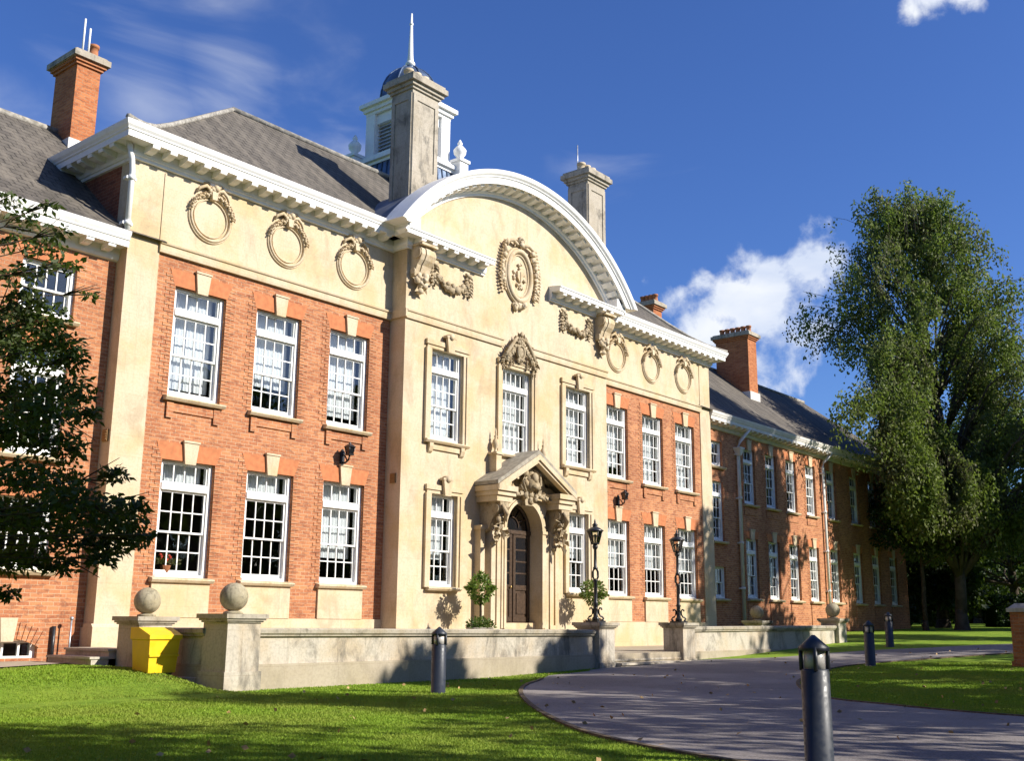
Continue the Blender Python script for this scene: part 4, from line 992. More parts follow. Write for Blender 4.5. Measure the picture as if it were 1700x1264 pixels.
def pier(x, y, w, zt, label, cap_e=.09):
    z0 = float(gz(x, y)); t = thing('stone_pier', (x, y, z0 - .1), label, 'stone pier', 'stone terrace piers'); h = w / 2
    b = MB(); b.box(x - h, x + h, y - h, y + h, z0 - .35, zt - .14); b.box(x - h - .035, x + h + .035, y - h - .035, y + h + .035, z0 - .36, zt - .92); b.build('shaft', STONE_OLD, t)
    b = MB()
    for e, za, zb in ((.03, zt - .139, zt - .11), (.06, zt - .109, zt - .075), (cap_e, zt - .074, zt)): b.box(x - h - e, x + h + e, y - h - e, y + h + e, za, zb)
    b.build('cap', COPING, t); return t
def ball(x, y, z, label, r=.235):
    t = thing('stone_ball', (x, y, z), label, 'stone ball', 'stone ball finials')
    b = MB(); b.lathe(x, y, [(.16, z), (.16, z + .03), (.10, z + .05)], 20); b.build('foot', STONE_BALL, t)
    b = MB(); b.blob((x, y, z + .04 + r), r, 0, 4, .004); b.build('sphere', STONE_BALL, t)
STONE_BALL = m_stone('lichened_ball_stone', (.40, .35, .24), (.32, .27, .16), (.10, .09, .06), 0, grime=.8, scale=4)
pier(-12.07, -4.38, .66, .26, 'pale stone pier carrying a ball at the near end of the long wall'); ball(-12.07, -4.38, .26, 'stone ball on the corner pier beside the long terrace wall')
pier(-12.17, -1.97, .66, .21, 'small stone pier behind the yellow bin, carrying a ball against the house wall'); ball(-12.17, -1.97, .21, 'stone ball on the pier behind the yellow bin')
pier(-1.65, -4.38, .64, .17, 'stone pier with a lamp post, on the left side of the front steps')
pier(2.15, -4.38, .60, .18, 'stone pier with a lamp post, on the right side of the front steps')
pier(12.05, -4.38, .62, .36, 'far stone pier carrying a ball at the end of the right terrace wall'); ball(12.05, -4.38, .36, 'stone ball on the far end pier of the right terrace wall')
pier(12.0, -1.62, .62, .28, 'low stone pier carrying a ball between the right terrace wall and the shaded wing'); ball(12.0, -1.62, .28, 'stone ball in front of the shaded wing, behind the right terrace wall')
t = thing('front_steps', (.25, -4.5, -.95), 'stone steps up to the terrace between the two lamp post piers', 'steps')
for k in range(4):
    z = -.60 - .085 * k; b = MB(); b.box(-1.33, 1.85, -4.30 - .28 * k, -4.0, z - .12 - (.4 if k == 3 else 0), z); b.box(-1.33, 1.85, -4.34 - .28 * k, -4.30 - .28 * k, z - .05, z - .001); b.build('step', STONE_OLD, t)
t = thing('side_steps', (-12.6, -1.1, -.65), 'two dark stone steps beside the yellow bin at the terrace end', 'steps')
for k in range(2):
    z = -.36 - .13 * k; b = MB(); b.box(-12.62 - .33 * k, -12.0, -1.6, -.1, z - .4, z - .04); b.box(-12.66 - .33 * k, -12.0, -1.62, -.1, z - .039, z); b.build('step', STONE_OLD, t)

# ------------------------------------------------------------------ lamp posts
def lamp_post(x, y, z, label):
    t = thing('lamp_post', (x, y, z), label, 'lamp post', 'lamp posts beside the steps')
    b = MB(); b.box(x - .17, x + .17, y - .17, y + .17, z, z + .04)
    for k in range(4):                                       # scrolled feet round the stem
        a = math.pi / 2 * k + math.pi / 4; c, s_ = math.cos(a), math.sin(a)
        b.tube([(x + c * r_, y + s_ * r_, z + h) for r_, h in ((.17, .04), (.19, .09), (.16, .13), (.11, .15), (.075, .21), (.07, .29), (.10, .34), (.14, .33), (.145, .29))], .022, 8)
        b.blob((x + c * .165, y + s_ * .165, z + .05), .038, 0, 1, 0)
    b.build('base', BLACK, t)
    b = MB(); b.lathe(x, y, [(.09, z + .04), (.09, z + .1), (.055, z + .14), (.05, z + .40), (.07, z + .43), (.045, z + .48), (.042, z + .95), (.06, z + .97), (.06, z + 1.0), (.042, z + 1.02)], 16)
    b.lathe(x, y, [(.042, z + 1.24), (.06, z + 1.26), (.06, z + 1.29), (.04, z + 1.31), (.034, z + 1.72), (.06, z + 1.75), (.07, z + 1.80), (.05, z + 1.83)], 16)
    for k in range(4):                                       # open collar half way up
        a = math.pi / 2 * k; b.tube([(x + math.cos(a) * r_, y + math.sin(a) * r_, z + h) for r_, h in ((.045, 1.01), (.085, 1.06), (.085, 1.19), (.045, 1.25))], .018, 6)
    b.build('post', BLACK, t)
    b = MB(); z0, z1 = z + 1.86, z + 2.16; r0, r1 = .09, .175; n = 6
    for k in range(n):
        a = 2 * math.pi * k / n; a2 = 2 * math.pi * (k + 1) / n; P = lambda r_, zz, q: (x + r_ * math.cos(q), y + r_ * math.sin(q), zz)
        b.tube([P(r0, z0, a), P(r1, z1, a)], .014, 6); b.tube([P(r0, z0, a), P(r0, z0, a2)], .018, 6); b.tube([P(r1, z1, a), P(r1, z1, a2)], .018, 6)
        rm = (r0 + r1) / 2 + .012; zm = z0 + (z1 - z0) * .62; b.tube([P(rm - .01, zm, a), P(rm - .01, zm, a2)], .009, 6)
    b.lathe(x, y, [(.205, z1 + .0), (.215, z1 + .015), (.15, z1 + .06), (.085, z1 + .10), (.06, z1 + .105), (.06, z1 + .14), (.075, z1 + .15), (.04, z1 + .19), (.02, z1 + .21), (.025, z1 + .235), (.006, z1 + .30)], n * 2)
    b.lathe(x, y, [(.04, z0 - .03), (.10, z0 - .01), (.10, z0 + .01)], 12)
    la = b.build('lantern', BLACK, t)
    g = MB(); vs = [(x + r_ * math.cos(2 * math.pi * k / n), y + r_ * math.sin(2 * math.pi * k / n), zz) for r_, zz in ((r0, z0), (r1, z1)) for k in range(n)]
    g.add(vs, [(k, (k + 1) % n, n + (k + 1) % n, n + k) for k in range(n)], 0); g.build('lantern_glass', GLASS_DARK, la)
    g = MB(); g.lathe(x, y, [(.02, z0), (.025, z0 + .1), (.04, z0 + .17), (.03, z0 + .22), (.01, z0 + .23)], 12); g.build('bulb', LENS, la)
lamp_post(-1.65, -4.38, .17, 'black iron lamp post on the pier left of the steps'); lamp_post(2.15, -4.38, .18, 'black iron lamp post on the pier right of the steps, partly before a window')

def wall_lantern(x, z, y, label):
    t = thing('wall_lantern', (x, y, z), label, 'wall lamp', 'wall lanterns')
    b = MB(); b.prism([(x - .05, z - .30), (x + .05, z - .30), (x + .07, z + .12), (x, z + .2), (x - .07, z + .12)], 'y', y - .04, y + .0)
    b.tube([(x, y - .03, z - .12), (x, y - .13, z - .15), (x, y - .25, z - .08), (x, y - .28, z + .02)], .025, 8); b.tube([(x, y - .03, z + .06), (x, y - .12, z + .02), (x, y - .2, z - .1)], .018, 6); b.build('bracket', BLACK, t)
    b = MB(); yy = y - .28; b.taper(x, yy, z + .02, z + .06, .07, .07, .08, .08)
    for sx in (-1, 1):
        for sy in (-1, 1): b.tube([(x + sx * .055, yy + sy * .055, z + .05), (x + sx * .085, yy + sy * .085, z + .22)], .012, 6)
    b.taper(x, yy, z + .22, z + .29, .11, .11, .04, .04); b.taper(x, yy, z + .29, z + .34, .025, .025, .01, .01); b.build('lantern', BLACK, t)
    b = MB(); b.taper(x, yy, z + .061, z + .219, .052, .052, .078, .078); b.build('lantern_glass', PANE_DARK, t)
wall_lantern(-5.97, 4.02, .02, 'black bracket lantern on brick below the window left of the stone centre'); wall_lantern(5.86, 4.02, .02, 'black bracket lantern on brick right of the stone centre')

# ------------------------------------------------------------------ bollards
def bollard(x, y, label, h=1.06, first=None):
    z = float(gz(x, y)) - .01
    if first: o = copy_tree(first); o.location = (x, y, z); o['label'] = label; return o
    t = thing('bollard_light', (0, 0, 0), label, 'bollard light', 'bollard lights along the drive'); r = .118
    b = MB(); b.lathe(0, 0, [(r * 1.15, -.08), (r * 1.15, .012), (r, .014), (r, h - .30), (r * .96, h - .295), (r * .96, h - .28)], 28); b.build('post', BOLLARD, t)
    b = MB()
    for k in range(4): a = math.pi / 2 * k + .5; b.box(-.017, .017, -.017, .017, 0, 0) if False else b.tube([(r * .93 * math.cos(a), r * .93 * math.sin(a), h - .29), (r * .93 * math.cos(a), r * .93 * math.sin(a), h - .10)], .02, 6)
    b.lathe(0, 0, [(r * 1.06, h - .13), (r * 1.06, h - .10), (.012, h), (.004, h)], 28); b.build('cap', BOLLARD, t)
    b = MB(); b.lathe(0, 0, [(.088, h - .279), (.088, h - .131)], 24); b.build('lens', LENS, t)
    t.location = (x, y, z); return t
bo = bollard(-14.4, -15.64, 'large dark grey bollard light closest to the viewer, beside the drive')
bollard(-10.05, -7.19, 'dark bollard light on the lawn before the long terrace wall', first=bo)
bollard(2.3, -9.46, 'dark bollard light on the island lawn across the drive', first=bo)
bollard(10.3, -6.91, 'smallest and farthest bollard light, at the edge of the far lawn', first=bo)

# ------------------------------------------------------------------ yellow bin, black bin, potted trees, window plant
def grit_bin():
    x, y = -12.88, -3.45; z = float(gz(x, y)) - .02; t = thing('grit_bin', (x, y, z), 'bright yellow plastic grit bin with sloping lid on grass beside the terrace', 'bin', rz=R(2)); t.scale = (.78, .82, .86)
    b = MB(); b.taper(0, 0, .0, .60, .33, .26, .37, .30); b.box(-.36, .36, -.315, -.29, .30, .34); b.taper(0, -.0, .60, .62, .375, .305, .39, .32); b.build('body', YELLOW, t, (0, 0, 0))
    b = MB(); b.prism([(-.335, .622), (-.335, .70), (.06, .84), (.33, .84), (.33, .622)], 'x', -.40, .40); b.build('lid', YELLOW, t, (0, 0, 0))
    for s in (-1, 1): b = MB(); b.box(s * .2 - .05, s * .2 + .05, -.27, .25, -.03, -.001); b.build('foot', BLACK, t, (0, 0, 0))
grit_bin()
def black_bin():
    x, y = -12.42, .03; z = float(gz(x, y)) - .01; t = thing('litter_bin', (x, y, z), 'round black open fronted bin with a grey pole in the shaded corner', 'bin')
    b = MB(); b.lathe(x, y, [(.15, z), (.19, z + .05), (.21, z + .16), (.19, z + .28), (.12, z + .37), (.03, z + .41)], 22); b.build('body', BLACK, t)
    b = MB(); b.add(*tube_disc((x - .19, y - .1, z + .17), .1, -.03)); b.lathe(x, y, [(.2, z + .3), (.225, z + .31), (.2, z + .33)], 22); b.build('rim', BOLLARD, t)
    b = MB(); b.tube([(x, y + .12, z), (x, y + .12, z + 1.0)], .017, 8); b.blob((x, y + .12, z + 1.03), .04, 0, 2, 0); b.build('pole', GREYMETAL, t)
black_bin()

def leaves_mesh(name, P, D, L_, W_, mats, mi=None, fold=.25, rng=None):
    n = len(P); rng = rng or np.random.default_rng(1)
    D = D / np.linalg.norm(D, axis=1)[:, None]; r = rng.normal(size=(n, 3)); S = np.cross(D, r); S /= np.linalg.norm(S, axis=1)[:, None] + 1e-9; U = np.cross(S, D)
    L_ = np.broadcast_to(L_, (n,))[:, None]; W_ = np.broadcast_to(W_, (n,))[:, None]
    V = np.empty((n, 4, 3)); V[:, 0] = P; V[:, 1] = P + D * L_ * .45 + S * W_ + U * W_ * fold; V[:, 2] = P + D * L_; V[:, 3] = P + D * L_ * .45 - S * W_ + U * W_ * fold
    me = bpy.data.meshes.new(name); me.vertices.add(n * 4); me.vertices.foreach_set('co', V.astype(np.float32).ravel())
    me.loops.add(n * 4); me.loops.foreach_set('vertex_index', np.arange(n * 4, dtype=np.int32))
    me.polygons.add(n); me.polygons.foreach_set('loop_start', np.arange(0, n * 4, 4, dtype=np.int32))
    for q in (mats if isinstance(mats, (list, tuple)) else [mats]): me.materials.append(q)
    if mi is not None: me.polygons.foreach_set('material_index', mi.astype(np.int32))
    me.update(calc_edges=True); return me

BAY_LEAF = m_leaf('bay_leaf', (.07, .13, .02), (.15, .23, .035), (.12, .16, .03), .3)
HERB_LEAF = m_leaf('herb_leaf', (.06, .12, .02), (.12, .17, .05), (.25, .10, .08), .25)
def potted_tree(x, y, label, seed):
    z = -.56; rng = np.random.default_rng(seed); t = thing('potted_tree', (x, y, z), label, 'potted tree', 'potted trees beside the door')
    b = MB(); b.lathe(x, y, [(.20, z), (.26, z + .05), (.30, z + .48), (.35, z + .5), (.35, z + .58), (.30, z + .58), (.29, z + .52)], 20); b.build('pot', STONE_OLD, t)
    b = MB(); b.tube([(x, y, z + .5), (x + .02, y, z + .95), (x, y, z + 1.35)], [.035, .03, .028], 8); b.build('trunk', BARK, t)
    n = 1100; d = rng.normal(size=(n, 3)); d /= np.linalg.norm(d, axis=1)[:, None]; r = .29 * rng.uniform(.35, 1.3, n) ** .7
    P = np.array([x, y, z + 1.55]) + d * r[:, None] * [1.05, 1.05, .92]; P += .07 * np.sin(d * 5 + seed); me = leaves_mesh('crown', P, d + rng.normal(scale=.7, size=(n, 3)), .10, .024, BAY_LEAF, rng=rng); link('crown', me, t)
    n = 420; d = rng.normal(size=(n, 3)); d[:, 2] = np.abs(d[:, 2]) + .2; d /= np.linalg.norm(d, axis=1)[:, None]; P = np.array([x, y, z + .52]) + d * (rng.uniform(.1, .34, n))[:, None] * [1.1, 1.1, .9]
    link('underplanting', leaves_mesh('underplanting', P, d + rng.normal(scale=.5, size=(n, 3)), .10, .025, HERB_LEAF, rng=rng), t)
potted_tree(-2.32, -1.3, 'round clipped tree in a stone pot left of the door', 3); potted_tree(2.62, -1.3, 'round clipped tree in a pot right of the door, behind the lamp post', 4)
def window_plant():
    x, y, z = -10.42, .27, 1.10; rng = np.random.default_rng(5); t = thing('geranium', (x, y, z), 'red flowering geranium behind the lower left window pane', 'pot plant')
    b = MB(); b.lathe(x, y, [(.08, z), (.11, z + .14), (.12, z + .15)], 12); b.build('pot', POT, t)
    n = 160; d = rng.normal(size=(n, 3)); d[:, 2] = np.abs(d[:, 2]); P = np.array([x, y, z + .18]) + d * [.15, .02, .06]
    link('foliage', leaves_mesh('foliage', P, d, .07, .03, HERB_LEAF, rng=rng), t)
    b = MB()
    for k in range(9): b.blob((x + rng.uniform(-.16, .16), y + rng.uniform(-.03, .03), z + rng.uniform(.24, .38)), .04, 0, 1, .3)
    b.build('flower', m_plain('geranium_red', (.6, .06, .03), .8, .2, 20), t)
window_plant()
# ------------------------------------------------------------------ trees
def limb(b, p0, p1, r0, r1, rng, bend=.12, n=5):
    p0, p1 = Vector(p0), Vector(p1); L_ = (p1 - p0).length; pts = []; rad = []
    off = Vector(rng.normal(scale=bend * L_, size=3)); off.z *= .4
    for i in range(n + 1):
        t = i / n; pts.append(p0.lerp(p1, t) + off * math.sin(math.pi * t) * .5); rad.append(r0 + (r1 - r0) * t)
    b.tube(pts, rad, 7); return pts
def tree(name, label, cat, x, y, clumps, trunk_h, tr, nleaf, ll, lw, lmat, bmat, seed, spread=1.0, droop=-.2, group=None, crown='crown', lean=(0, 0), z=None):
    """clumps: list of (dx, dy, dz, radius) round the foot of the tree"""
    rng = np.random.default_rng(seed); z0 = float(gz(x, y)) - .05 if z is None else z
    t = thing(name, (x, y, z0), label, cat, group)
    b = MB(); top = Vector((lean[0], lean[1], trunk_h))
    b.lathe(0, 0, [(tr * 1.7, -.3), (tr * 1.45, .05), (tr * 1.1, .5)], 12)
    base = Vector((0, 0, .4)); pts = []
    for i in range(9):
        f = i / 8; pts.append(base.lerp(top, f) + Vector((rng.normal() * tr * .5 * f, rng.normal() * tr * .5 * f, 0)))
    b.tube(pts, [tr * 1.1 * (1 - .88 * (i / 8) ** 1.1) for i in range(9)], 12)
    for cx, cy, cz, cr_ in clumps:                           # a limb to every clump
        f = min(.97, max(.18, (cz - .5 * math.hypot(cx - lean[0], cy - lean[1]) - .4) / trunk_h)); k = f * 8; i = int(k); st = pts[i].lerp(pts[min(i + 1, 8)], k - i)
        r0 = tr * .42 * (1 - .7 * f) + .012; limb(b, st, (cx, cy, cz), r0, .012, rng)
        for _ in range(2):
            e = Vector((cx, cy, cz)) + Vector(rng.normal(scale=cr_ * .55, size=3)); limb(b, (cx, cy, cz), e, .014, .006, rng, n=3)
    b.build('trunk', bmat, t, (0, 0, 0))
    c = np.array(clumps); w = c[:, 3] ** 2.4; w /= w.sum(); idx = rng.choice(len(c), nleaf, p=w)
    d = rng.normal(size=(nleaf, 3)); d /= np.linalg.norm(d, axis=1)[:, None]; r = c[idx, 3] * rng.uniform(.15, 1.1, nleaf) ** .55
    P = c[idx, :3] + d * r[:, None] * [1, 1, .72] * spread; D = d * .6 + rng.normal(scale=.6, size=(nleaf, 3)); D[:, 2] += droop
    me = leaves_mesh(crown, P, D, ll * rng.uniform(.7, 1.25, nleaf), lw * rng.uniform(.7, 1.2, nleaf), lmat, rng=rng); link(crown, me, t, (0, 0, 0))
    return t
def crown_clumps(seed, n, h0, h1, rad, cr_, shape=1.0, ctr=(0, 0), shell=.45):
    rng = np.random.default_rng(seed); out = []
    for _ in range(n):
        f = rng.uniform(0, 1); prof = math.sin(math.pi * min(1, max(.06, f * .86 + .14)) ** shape) ** .7; a = rng.uniform(0, 2 * math.pi); q = rad * prof * rng.uniform(shell, 1)
        out.append((ctr[0] + q * math.cos(a), ctr[1] + q * math.sin(a), h0 + (h1 - h0) * f, cr_ * rng.uniform(.65, 1.25)))
    return out

LEAF_DARK = m_leaf('dark_tree_leaf', (.020, .042, .012), (.05, .085, .018), (.014, .026, .010), .2, .55, .25)
LEAF_MID = m_leaf('mid_tree_leaf', (.040, .085, .015), (.085, .14, .022), (.025, .05, .012), .3)
LEAF_BIRCH = m_leaf('birch_leaf', (.10, .15, .03), (.175, .215, .05), (.14, .125, .07), .36, .55, .2)
LEAF_NEAR = m_leaf('near_tree_leaf', (.022, .04, .010), (.075, .115, .02), (.04, .045, .016), .25, .55, .25)
LEAF_HEDGE = m_leaf('hedge_leaf', (.02, .045, .012), (.04, .075, .016), (.015, .03, .01), .15)

def birch():
    x, y = 30.0, -2.9; z0 = float(gz(x, y)) - .05; rng = np.random.default_rng(17)
    t = thing('birch_tree', (x, y, z0), 'tall weeping birch with drooping branches at the far end of the building', 'tree')
    w = Vector((.637, -.771, 0)); f = Vector((.77, .638, 0)); H = 22.0
    b = MB(); tr = .26
    b.lathe(0, 0, [(tr * 1.9, -.3), (tr * 1.5, .05), (tr * 1.22, .3), (tr * 1.08, .7), (tr, 1.0)], 14)
    pts = []
    for i in range(13):
        q = i / 12; s = -.9 * q ** 1.3 + .25 * math.sin(q * 6); pts.append(w * s + Vector((0, 0, .6 + (H - 1.2) * q)))
    b.tube(pts, [tr * (1 - .95 * (i / 12)) + .012 for i in range(13)], 14)
    # half width of the crown to its two sides (metres) by height
    hz = [3.2, 4.5, 6, 8, 9.5, 10.5, 11.5, 13, 14.5, 16, 17.5, 18.5, 19.5, 20.6, 21.6]
    lf = [3.0, 4.6, 5.4, 6.0, 6.6, 6.9, 6.8, 6.6, 6.6, 6.4, 6.1, 5.8, 5.0, 3.8, 2.4]
    rt = [3.4, 4.8, 6.0, 6.6, 6.6, 6.4, 6.0, 5.6, 4.8, 4.2, 3.7, 3.2, 2.4, 1.2, .5]
    P = []; D = []; golden = 2.39996
    def strand(p, ln, sway, dens):
        n = int(ln * dens) + 3
        for k in range(n):
            q = rng.uniform(0, 1); jit = .13 + .08 * q
            P.append((p.x + sway[0] * q * q * ln + rng.normal() * jit, p.y + sway[1] * q * q * ln + rng.normal() * jit, p.z - q * ln + rng.normal() * .1)); D.append((rng.normal() * .55, rng.normal() * .55, -.8 + rng.normal() * .35))
    nl = 215
    for k in range(nl):
        fz = ((k + rng.uniform(0, .8)) / nl) ** .92; z = 4.9 + (H - 5.4) * fz; l, r = np.interp(z, hz, lf), np.interp(z, hz, rt)
        a = k * golden + rng.normal() * .25; s = math.cos(a); dpt = math.sin(a); q = rng.choice([rng.uniform(.30, .6), rng.uniform(.66, 1.14), rng.uniform(.72, 1.08)])
        sx = (r if s > 0 else -l) * abs(s) ** .7 * q; dx = dpt * (l + r) * .33 * q
        if dx > 0: dx *= .75
        tip = w * sx + f * dx + Vector((0, 0, z + .5))
        if tip.y + y > -1.0 and tip.z < 13.2: e = tip.y + y + 1.0 + rng.uniform(0, .8); tip.y -= e; tip.x -= e * .25
        i = min(11, max(1, int((z - 1.6 - .5 * math.hypot(sx, dx)) / (H - 1.2) * 12))); st = pts[i]
        mid = st.lerp(tip, .6) + Vector((0, 0, .6 + .12 * math.hypot(sx, dx)))
        r0 = .10 * (1 - fz) + .025; b.tube([st, st.lerp(mid, .55) + Vector((0, 0, .2)), mid, mid.lerp(tip, .6) + Vector((0, 0, .1)), tip], [r0, r0 * .75, r0 * .5, r0 * .25, .008], 6)
        big = rng.uniform(.35, 1.15) * (1 - .22 * fz); dens = rng.uniform(24, 40)
        for _ in range(int(13 * big) + 5):                     # a plume of hanging twigs along the outer part of the limb
            u = rng.uniform(.35, 1.04); base = (st.lerp(mid, u / .6) if u < .6 else mid.lerp(tip, (u - .6) / .4)) + Vector((rng.normal() * .34 * big, rng.normal() * .34 * big, rng.normal() * .12 + .1))
            ln = rng.uniform(.8, 2.9) * big * (.55 + .5 * u); ln = min(ln, max(.4, base.z - 2.6)); strand(base, ln, (rng.normal() * .07 + .03, rng.normal() * .07), dens)
            if rng.uniform() < .4: b.tube([base, base + Vector((0, 0, -ln * .75))], [.007, .003], 4)
    for ex, ey, ez in ((21.3, -1.2, 9.6), (22.0, -1.5, 10.2), (22.6, -1.6, 9.2), (23.4, -1.9, 10.6), (23.8, -2.0, 9.2), (24.6, -2.2, 11.4), (24.9, -2.4, 9.8), (25.4, -2.4, 8.4), (24.2, -2.1, 12.9), (25.8, -2.6, 13.8), (25.6, -2.2, 7.4), (26.6, -2.6, 7.8), (27.4, -2.8, 7.0), (26.0, -3.4, 6.6), (28.2, -3.2, 7.4), (27.0, -4.2, 6.4), (28.6, -4.6, 6.2), (24.8, -2.0, 8.2), (25.2, -2.6, 7.6), (26.8, -2.2, 8.2), (29.4, -5.0, 7.2), (27.8, -3.6, 8.0)):   # long low limbs along the wing
        tip = Vector((ex - x, ey - y, ez - z0)); st = pts[5] if ez < 11 else pts[6]; mid = st.lerp(tip, .55) + Vector((0, 0, .7)); b.tube([st, st.lerp(mid, .55) + Vector((0, 0, .2)), mid, tip], [.09, .06, .035, .008], 6)
        for _ in range(20 if ez > 8.3 else 38):
            u = rng.uniform(.25, 1.03); base = mid.lerp(tip, u) + Vector((rng.normal() * .45, rng.normal() * .35, rng.normal() * .2)); strand(base, rng.uniform(.5, 1.6 if ez > 8.3 else 3.0), (0, 0), 36)
    for k in range(60):                                        # short upright tufts at the top
        q = rng.uniform(-3.6, 2.6); base = w * (q - .7) + f * rng.normal() * .8 + Vector((0, 0, H - .7 - abs(q) * 1.0 + rng.uniform(-.6, 1.0))); strand(base, rng.uniform(.4, 1.2), (0, 0), 20); b.tube([base, base + Vector((rng.normal() * .1, 0, -1.6))], [.006, .02], 4)
    b.build('trunk', BIRCHBARK_SHADED, t, (0, 0, 0))
    P = np.array(P); D = np.array(D); n = len(P)
    keep = np.ones(n, bool)
    s_ = P @ np.array([w.x, w.y, 0])                          # windows of sky through the crown
    for (cs, cz, rs, rz) in ((.1, 8.7, .6, 1.0), (-1.3, 7.0, .55, 1.4), (.7, 18.2, .4, 1.6), (-1.0, 10.4, .4, .8), (1.0, 10.8, .45, .7), (-5.0, 9.0, .45, .7), (-3.6, 11.6, .35, .8)):
        keep &= ~((((s_ - cs) / rs) ** 2 + ((P[:, 2] - cz) / rz) ** 2 < 1) & (rng.uniform(0, 1, n) < .93))
    P, D = P[keep], D[keep]; n = len(P)
    me = leaves_mesh('crown', P, D, .18 * rng.uniform(.55, 1.45, n), .05, LEAF_BIRCH, rng=rng); link('crown', me, t, (0, 0, 0)); print('birch leaves', n)
birch()

def near_tree():
    # the tree at the left edge: only its outer branches reach into the picture
    x, y = -20.6, -8.6; z0 = float(gz(x, y)); rng = np.random.default_rng(23)
    t = thing('leafy_tree', (x, y, z0), 'dark leafy tree reaching in at the left edge before the brick wing', 'tree')
    b = MB(); b.lathe(0, 0, [(.34, -.3), (.27, .1), (.22, .6)], 14)
    pts = [Vector((0, 0, .5)), Vector((.05, 0, 1.6)), Vector((.1, -.1, 2.8)), Vector((.25, -.15, 3.8)), Vector((.3, -.2, 5.2)), Vector((.3, -.2, 6.6))]
    b.tube(pts, [.22, .19, .16, .13, .09, .03], 12)
    # branch tips: offsets from the foot of the tree, size and fullness of each leaf spray
    P = []; D = []
    def spray(tip, r, n, dn=-.25):
        for _ in range(n):
            d = rng.normal(size=3); d /= np.linalg.norm(d); q = r * rng.uniform(.1, 1.08) ** .6
            P.append((tip.x + d[0] * q, tip.y + d[1] * q, tip.z + d[2] * q * .62)); D.append((d[0] * .5 + rng.normal() * .5, d[1] * .5 + rng.normal() * .5, dn + rng.normal() * .45))
    for ox, oy, h, r, full in SPRAYS:
        tip = Vector((ox, oy, h)); i = min(4, max(0, int(h / 1.35) - 1)); st = pts[i].lerp(pts[i + 1], .4); L_ = (tip - st).length
        mid = st.lerp(tip, .55) + Vector((0, 0, .10 * L_)); b.tube([st, st.lerp(mid, .5) + Vector((0, 0, .06)), mid, tip], [.035, .02, .010, .004], 6)
        for _ in range(4):
            e = tip + Vector(rng.normal(scale=r * .6, size=3)); b.tube([tip.lerp(mid, .2), e], [.008, .003], 4)
        spray(tip, r * 1.1, int(3000 * r ** 1.5 * full))
    for k in range(26):                                       # the rest of the crown, outside the picture
        a = rng.uniform(0, 2 * math.pi); q = rng.uniform(.4, 1.9); tip = Vector((q * math.cos(a) - 1.2, q * math.sin(a) + .6, rng.uniform(2.2, 6.8))); b.tube([pts[2], tip], [.05, .01], 6); spray(tip, .8, 900)
    b.build('trunk', BARK, t, (0, 0, 0)); P = np.array(P); D = np.array(D); n = len(P)
    me = leaves_mesh('crown', P, D, .075 * rng.uniform(.5, 1.4, n), .019, LEAF_NEAR, rng=rng); link('crown', me, t, (0, 0, 0)); print('near leaves', n)
SPRAYS = [(1.39, -1.81, 4.79, 0.134, 0.4), (1.73, -1.53, 4.77, 0.157, 0.4), (1.57, -1.63, 4.49, 0.164, 0.4), (1.92, -1.54, 4.55, 0.17, 0.4), (2.09, -1.65, 4.4, 0.147, 0.4), (1.57, -2.16, 4.09, 0.157, 0.4), (1.61, -2.44, 4.4, 0.093, 0.4), (2.43, -1.51, 4.21, 0.082, 0.4), (1.56, -1.73, 4.12, 0.162, 0.4), (1.66, -2.12, 4.74, 0.075, 0.4), (2.1, -0.67, 3.98, 0.298, 1), (1.93, -1.61, 3.84, 0.222, 1), (2.16, -0.99, 3.63, 0.292, 1), (2.08, -1.7, 3.62, 0.178, 1), (1.98, -1.08, 3.23, 0.256, 1), (1.86, -1.93, 2.94, 0.265, 1), (2.32, -1.5, 3.24, 0.227, 1), (2.62, -1.27, 3.08, 0.146, 1), (2.01, -1.23, 2.82, 0.252, 1), (2.41, -1.2, 2.76, 0.259, 1), (2.32, -1.51, 3.53, 0.143, 1), (1.77, -1.81, 2.35, 0.262, 1), (2.46, -1.11, 2.43, 0.289, 1), (2.15, -0.98, 2.06, 0.282, 1), (2.15, -1.62, 2.03, 0.298, 1), (2.1, -2.21, 2.15, 0.234, 1), (2.78, -1.07, 1.93, 0.264, 1), (2.6, -1.8, 2.11, 0.25, 1), (2.93, -1.62, 2.03, 0.218, 1), (3.01, -1.29, 1.85, 0.188, 1), (3.02, -1.69, 1.89, 0.126, 1), (2.94, -1.35, 2.52, 0.13, 1), (2.6, -1.82, 1.67, 0.121, 1), (2.5, -0.82, 1.75, 0.232, 1), (2.41, -1.47, 1.62, 0.138, 1), (2.46, -0.45, 1.7, 0.207, 1), (2.44, -0.44, 1.38, 0.106, 1), (2.46, -2.48, 2.11, 0.131, 1), (2.64, -2.51, 1.86, 0.053, 1), (1.64, -1.84, 3.9, 0.161, 1), (1.95, -0.52, 3.85, 0.297, 1), (1.72, -1.1, 2.9, 0.276, 1), (1.99, -0.72, 2.12, 0.283, 1)]
near_tree()

